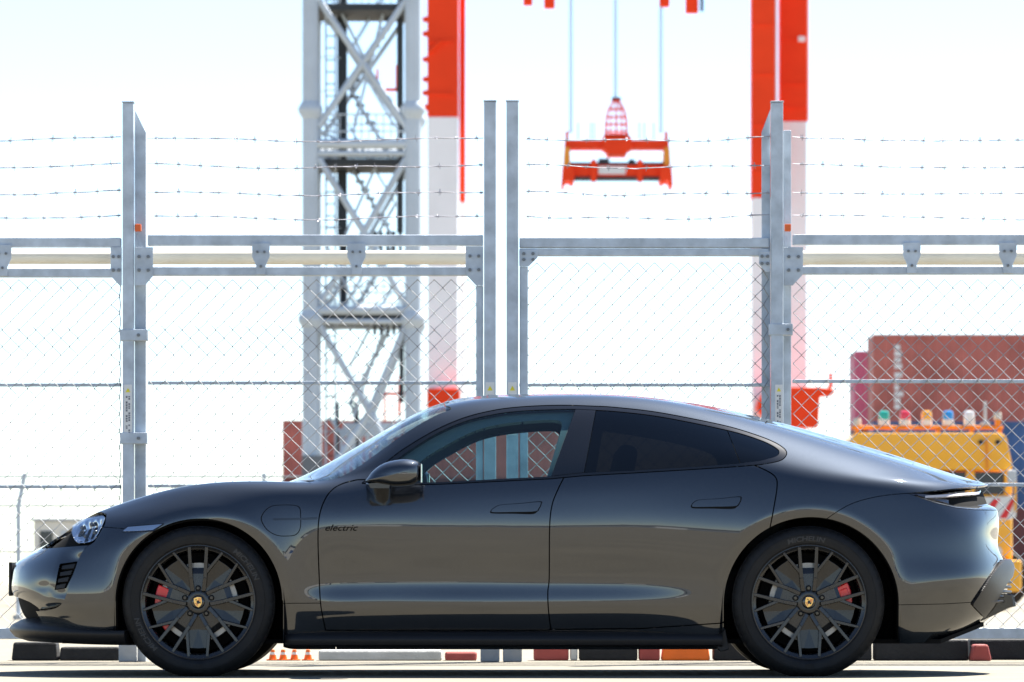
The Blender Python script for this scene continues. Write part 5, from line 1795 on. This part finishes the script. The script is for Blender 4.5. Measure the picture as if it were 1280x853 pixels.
        b_.lathe([(0.0095, 0.031), (0.0135, 0.0295), (0.0150, 0.036)], n=20, cx=lug[0], cz=lug[1])
        b_.build('wheel_bolt', gloss_black, root, local=True, smooth=30)
    b_ = MB().lathe([(0.001, 0.030), (0.034, 0.028), (0.046, 0.0275), (0.054, 0.030), (0.062, 0.036), (0.064, 0.06)], n=60)
    b_.build('hub', alloy, root, smooth=35, local=True)
    b_ = MB().lathe([(0.001, 0.0155), (0.022, 0.0160), (0.0285, 0.018), (0.0315, 0.0215), (0.0325, 0.030)], n=48)
    cap = b_.build('hub_cap', gloss_black, root, smooth=35, local=True)
    # crest on the cap: gold shield, quartered, small shield in the middle
    shield = [(-0.0135, 0.015), (-0.006, 0.0172), (0, 0.0185), (0.006, 0.0172), (0.0135, 0.015), (0.0142, 0.002), (0.0115, -0.0085), (0.006, -0.0155), (0, -0.0190), (-0.006, -0.0155), (-0.0115, -0.0085), (-0.0142, 0.002)]
    KS = 1.32
    shield = [(p_[0] * KS, p_[1] * KS) for p_ in shield]
    tl_ = 0.12 if axle == 'front' else -0.22
    cr = MB()
    cr.cur = 0
    cr.prism([rot2(p_, tl_) for p_ in shield], 0.0142, 0.017)
    cr.cur = 1
    for q_ in ((1, 1), (-1, -1)):
        for k_ in range(3):
            yy = (0.0125 - k_ * 0.0042) if q_[1] > 0 else (-0.0030 - k_ * 0.0042)
            wr = 0.0118 if q_[1] > 0 else 0.0112 - k_ * 0.0026
            bar = [(q_[0] * 0.0015, yy), (q_[0] * wr, yy), (q_[0] * wr, yy - 0.0021), (q_[0] * 0.0015, yy - 0.0021)]
            cr.prism([rot2((p_[0] * KS, p_[1] * KS), tl_) for p_ in bar], 0.0137, 0.0150)
    cr.cur = 2
    for q_ in ((-1, 1), (1, -1)):
        pl = [(q_[0] * 0.003, q_[1] * 0.003 + 0.004), (q_[0] * 0.0105, q_[1] * 0.004 + 0.004), (q_[0] * 0.0085, q_[1] * 0.0085 + .002), (q_[0] * 0.003, q_[1] * 0.0075 + .003)]
        cr.prism([rot2((p_[0] * KS, p_[1] * KS), tl_) for p_ in pl], 0.0138, 0.0150)
    cr.prism([rot2((p_[0] * 0.34, p_[1] * 0.36 - 0.0005), tl_) for p_ in shield], 0.0133, 0.0150)
    cr.build('crest', [gold, crest_red, crest_dark], root, local=True)
    # brake
    b_ = MB().lathe([(0.09, 0.078), (0.105, 0.066), (0.187, 0.066), (0.190, 0.070), (0.190, 0.098), (0.187, 0.100), (0.09, 0.100)], n=80)
    b_.build('brake_disc', steel_disc, root, smooth=30, local=True)
    b_ = MB()
    ca = R(cal_angle)
    for (r0, r1, y0, y1, hw) in ((0.135, 0.206, 0.046, 0.064, cal_half), (0.194, 0.209, 0.060, 0.115, cal_half * 0.92), (0.155, 0.195, 0.042, 0.050, cal_half * 0.6)):
        ts = np.linspace(ca - R(hw), ca + R(hw), 12)
        vs_, fs = [], []
        for t in ts:
            for r_, y_ in ((r0, y0), (r1, y0), (r1, y1), (r0, y1)):
                vs_.append((r_ * math.cos(t), y_, r_ * math.sin(t)))
        for i in range(len(ts) - 1):
            for j in range(4):
                fs.append((i * 4 + j, i * 4 + (j + 1) % 4, i * 4 + 4 + (j + 1) % 4, i * 4 + 4 + j))
        fs += [(0, 1, 2, 3), tuple(len(vs_) - 4 + j for j in (3, 2, 1, 0))]
        b_.add(vs_, fs)
    b_.build('brake_caliper', caliper_red, root, bevel=0.004, local=True)
    b_ = MB().lathe([(0.001, 0.125), (0.235, 0.125), (0.239, 0.20)], n=48)
    b_.build('backing_plate', matt_black, root, local=True)
    return root


def copy_tree(o, parent=None):
    c = o.copy()
    COL.objects.link(c)
    c.parent = parent
    c.matrix_parent_inverse = o.matrix_parent_inverse.copy()
    for ch in list(o.children):
        copy_tree(ch, c)
    return c


for axle, px_, ca, chf, la in (('front', 247.0, 190, 34, ((38, 'MICHELIN', 0.2995, 0.033), (212, 'MICHELIN', 0.2995, 0.033))), ('rear', 1011.5, 12, 15, ((93, 'MICHELIN', 0.3005, 0.033), (273, 'MICHELIN', 0.3005, 0.033)))):
    wx = (px_ - 640) * 23.0 / F_PX
    w_ = make_wheel(axle, wx, 0.3535, ca, chf, la, 0.0 if axle == 'front' else R(1.0))
    far = copy_tree(w_, CAR)
    far.location = (wx, 2 * YC - w_.location.y, 0.3535)
    far.rotation_euler = (0, 0, math.pi)
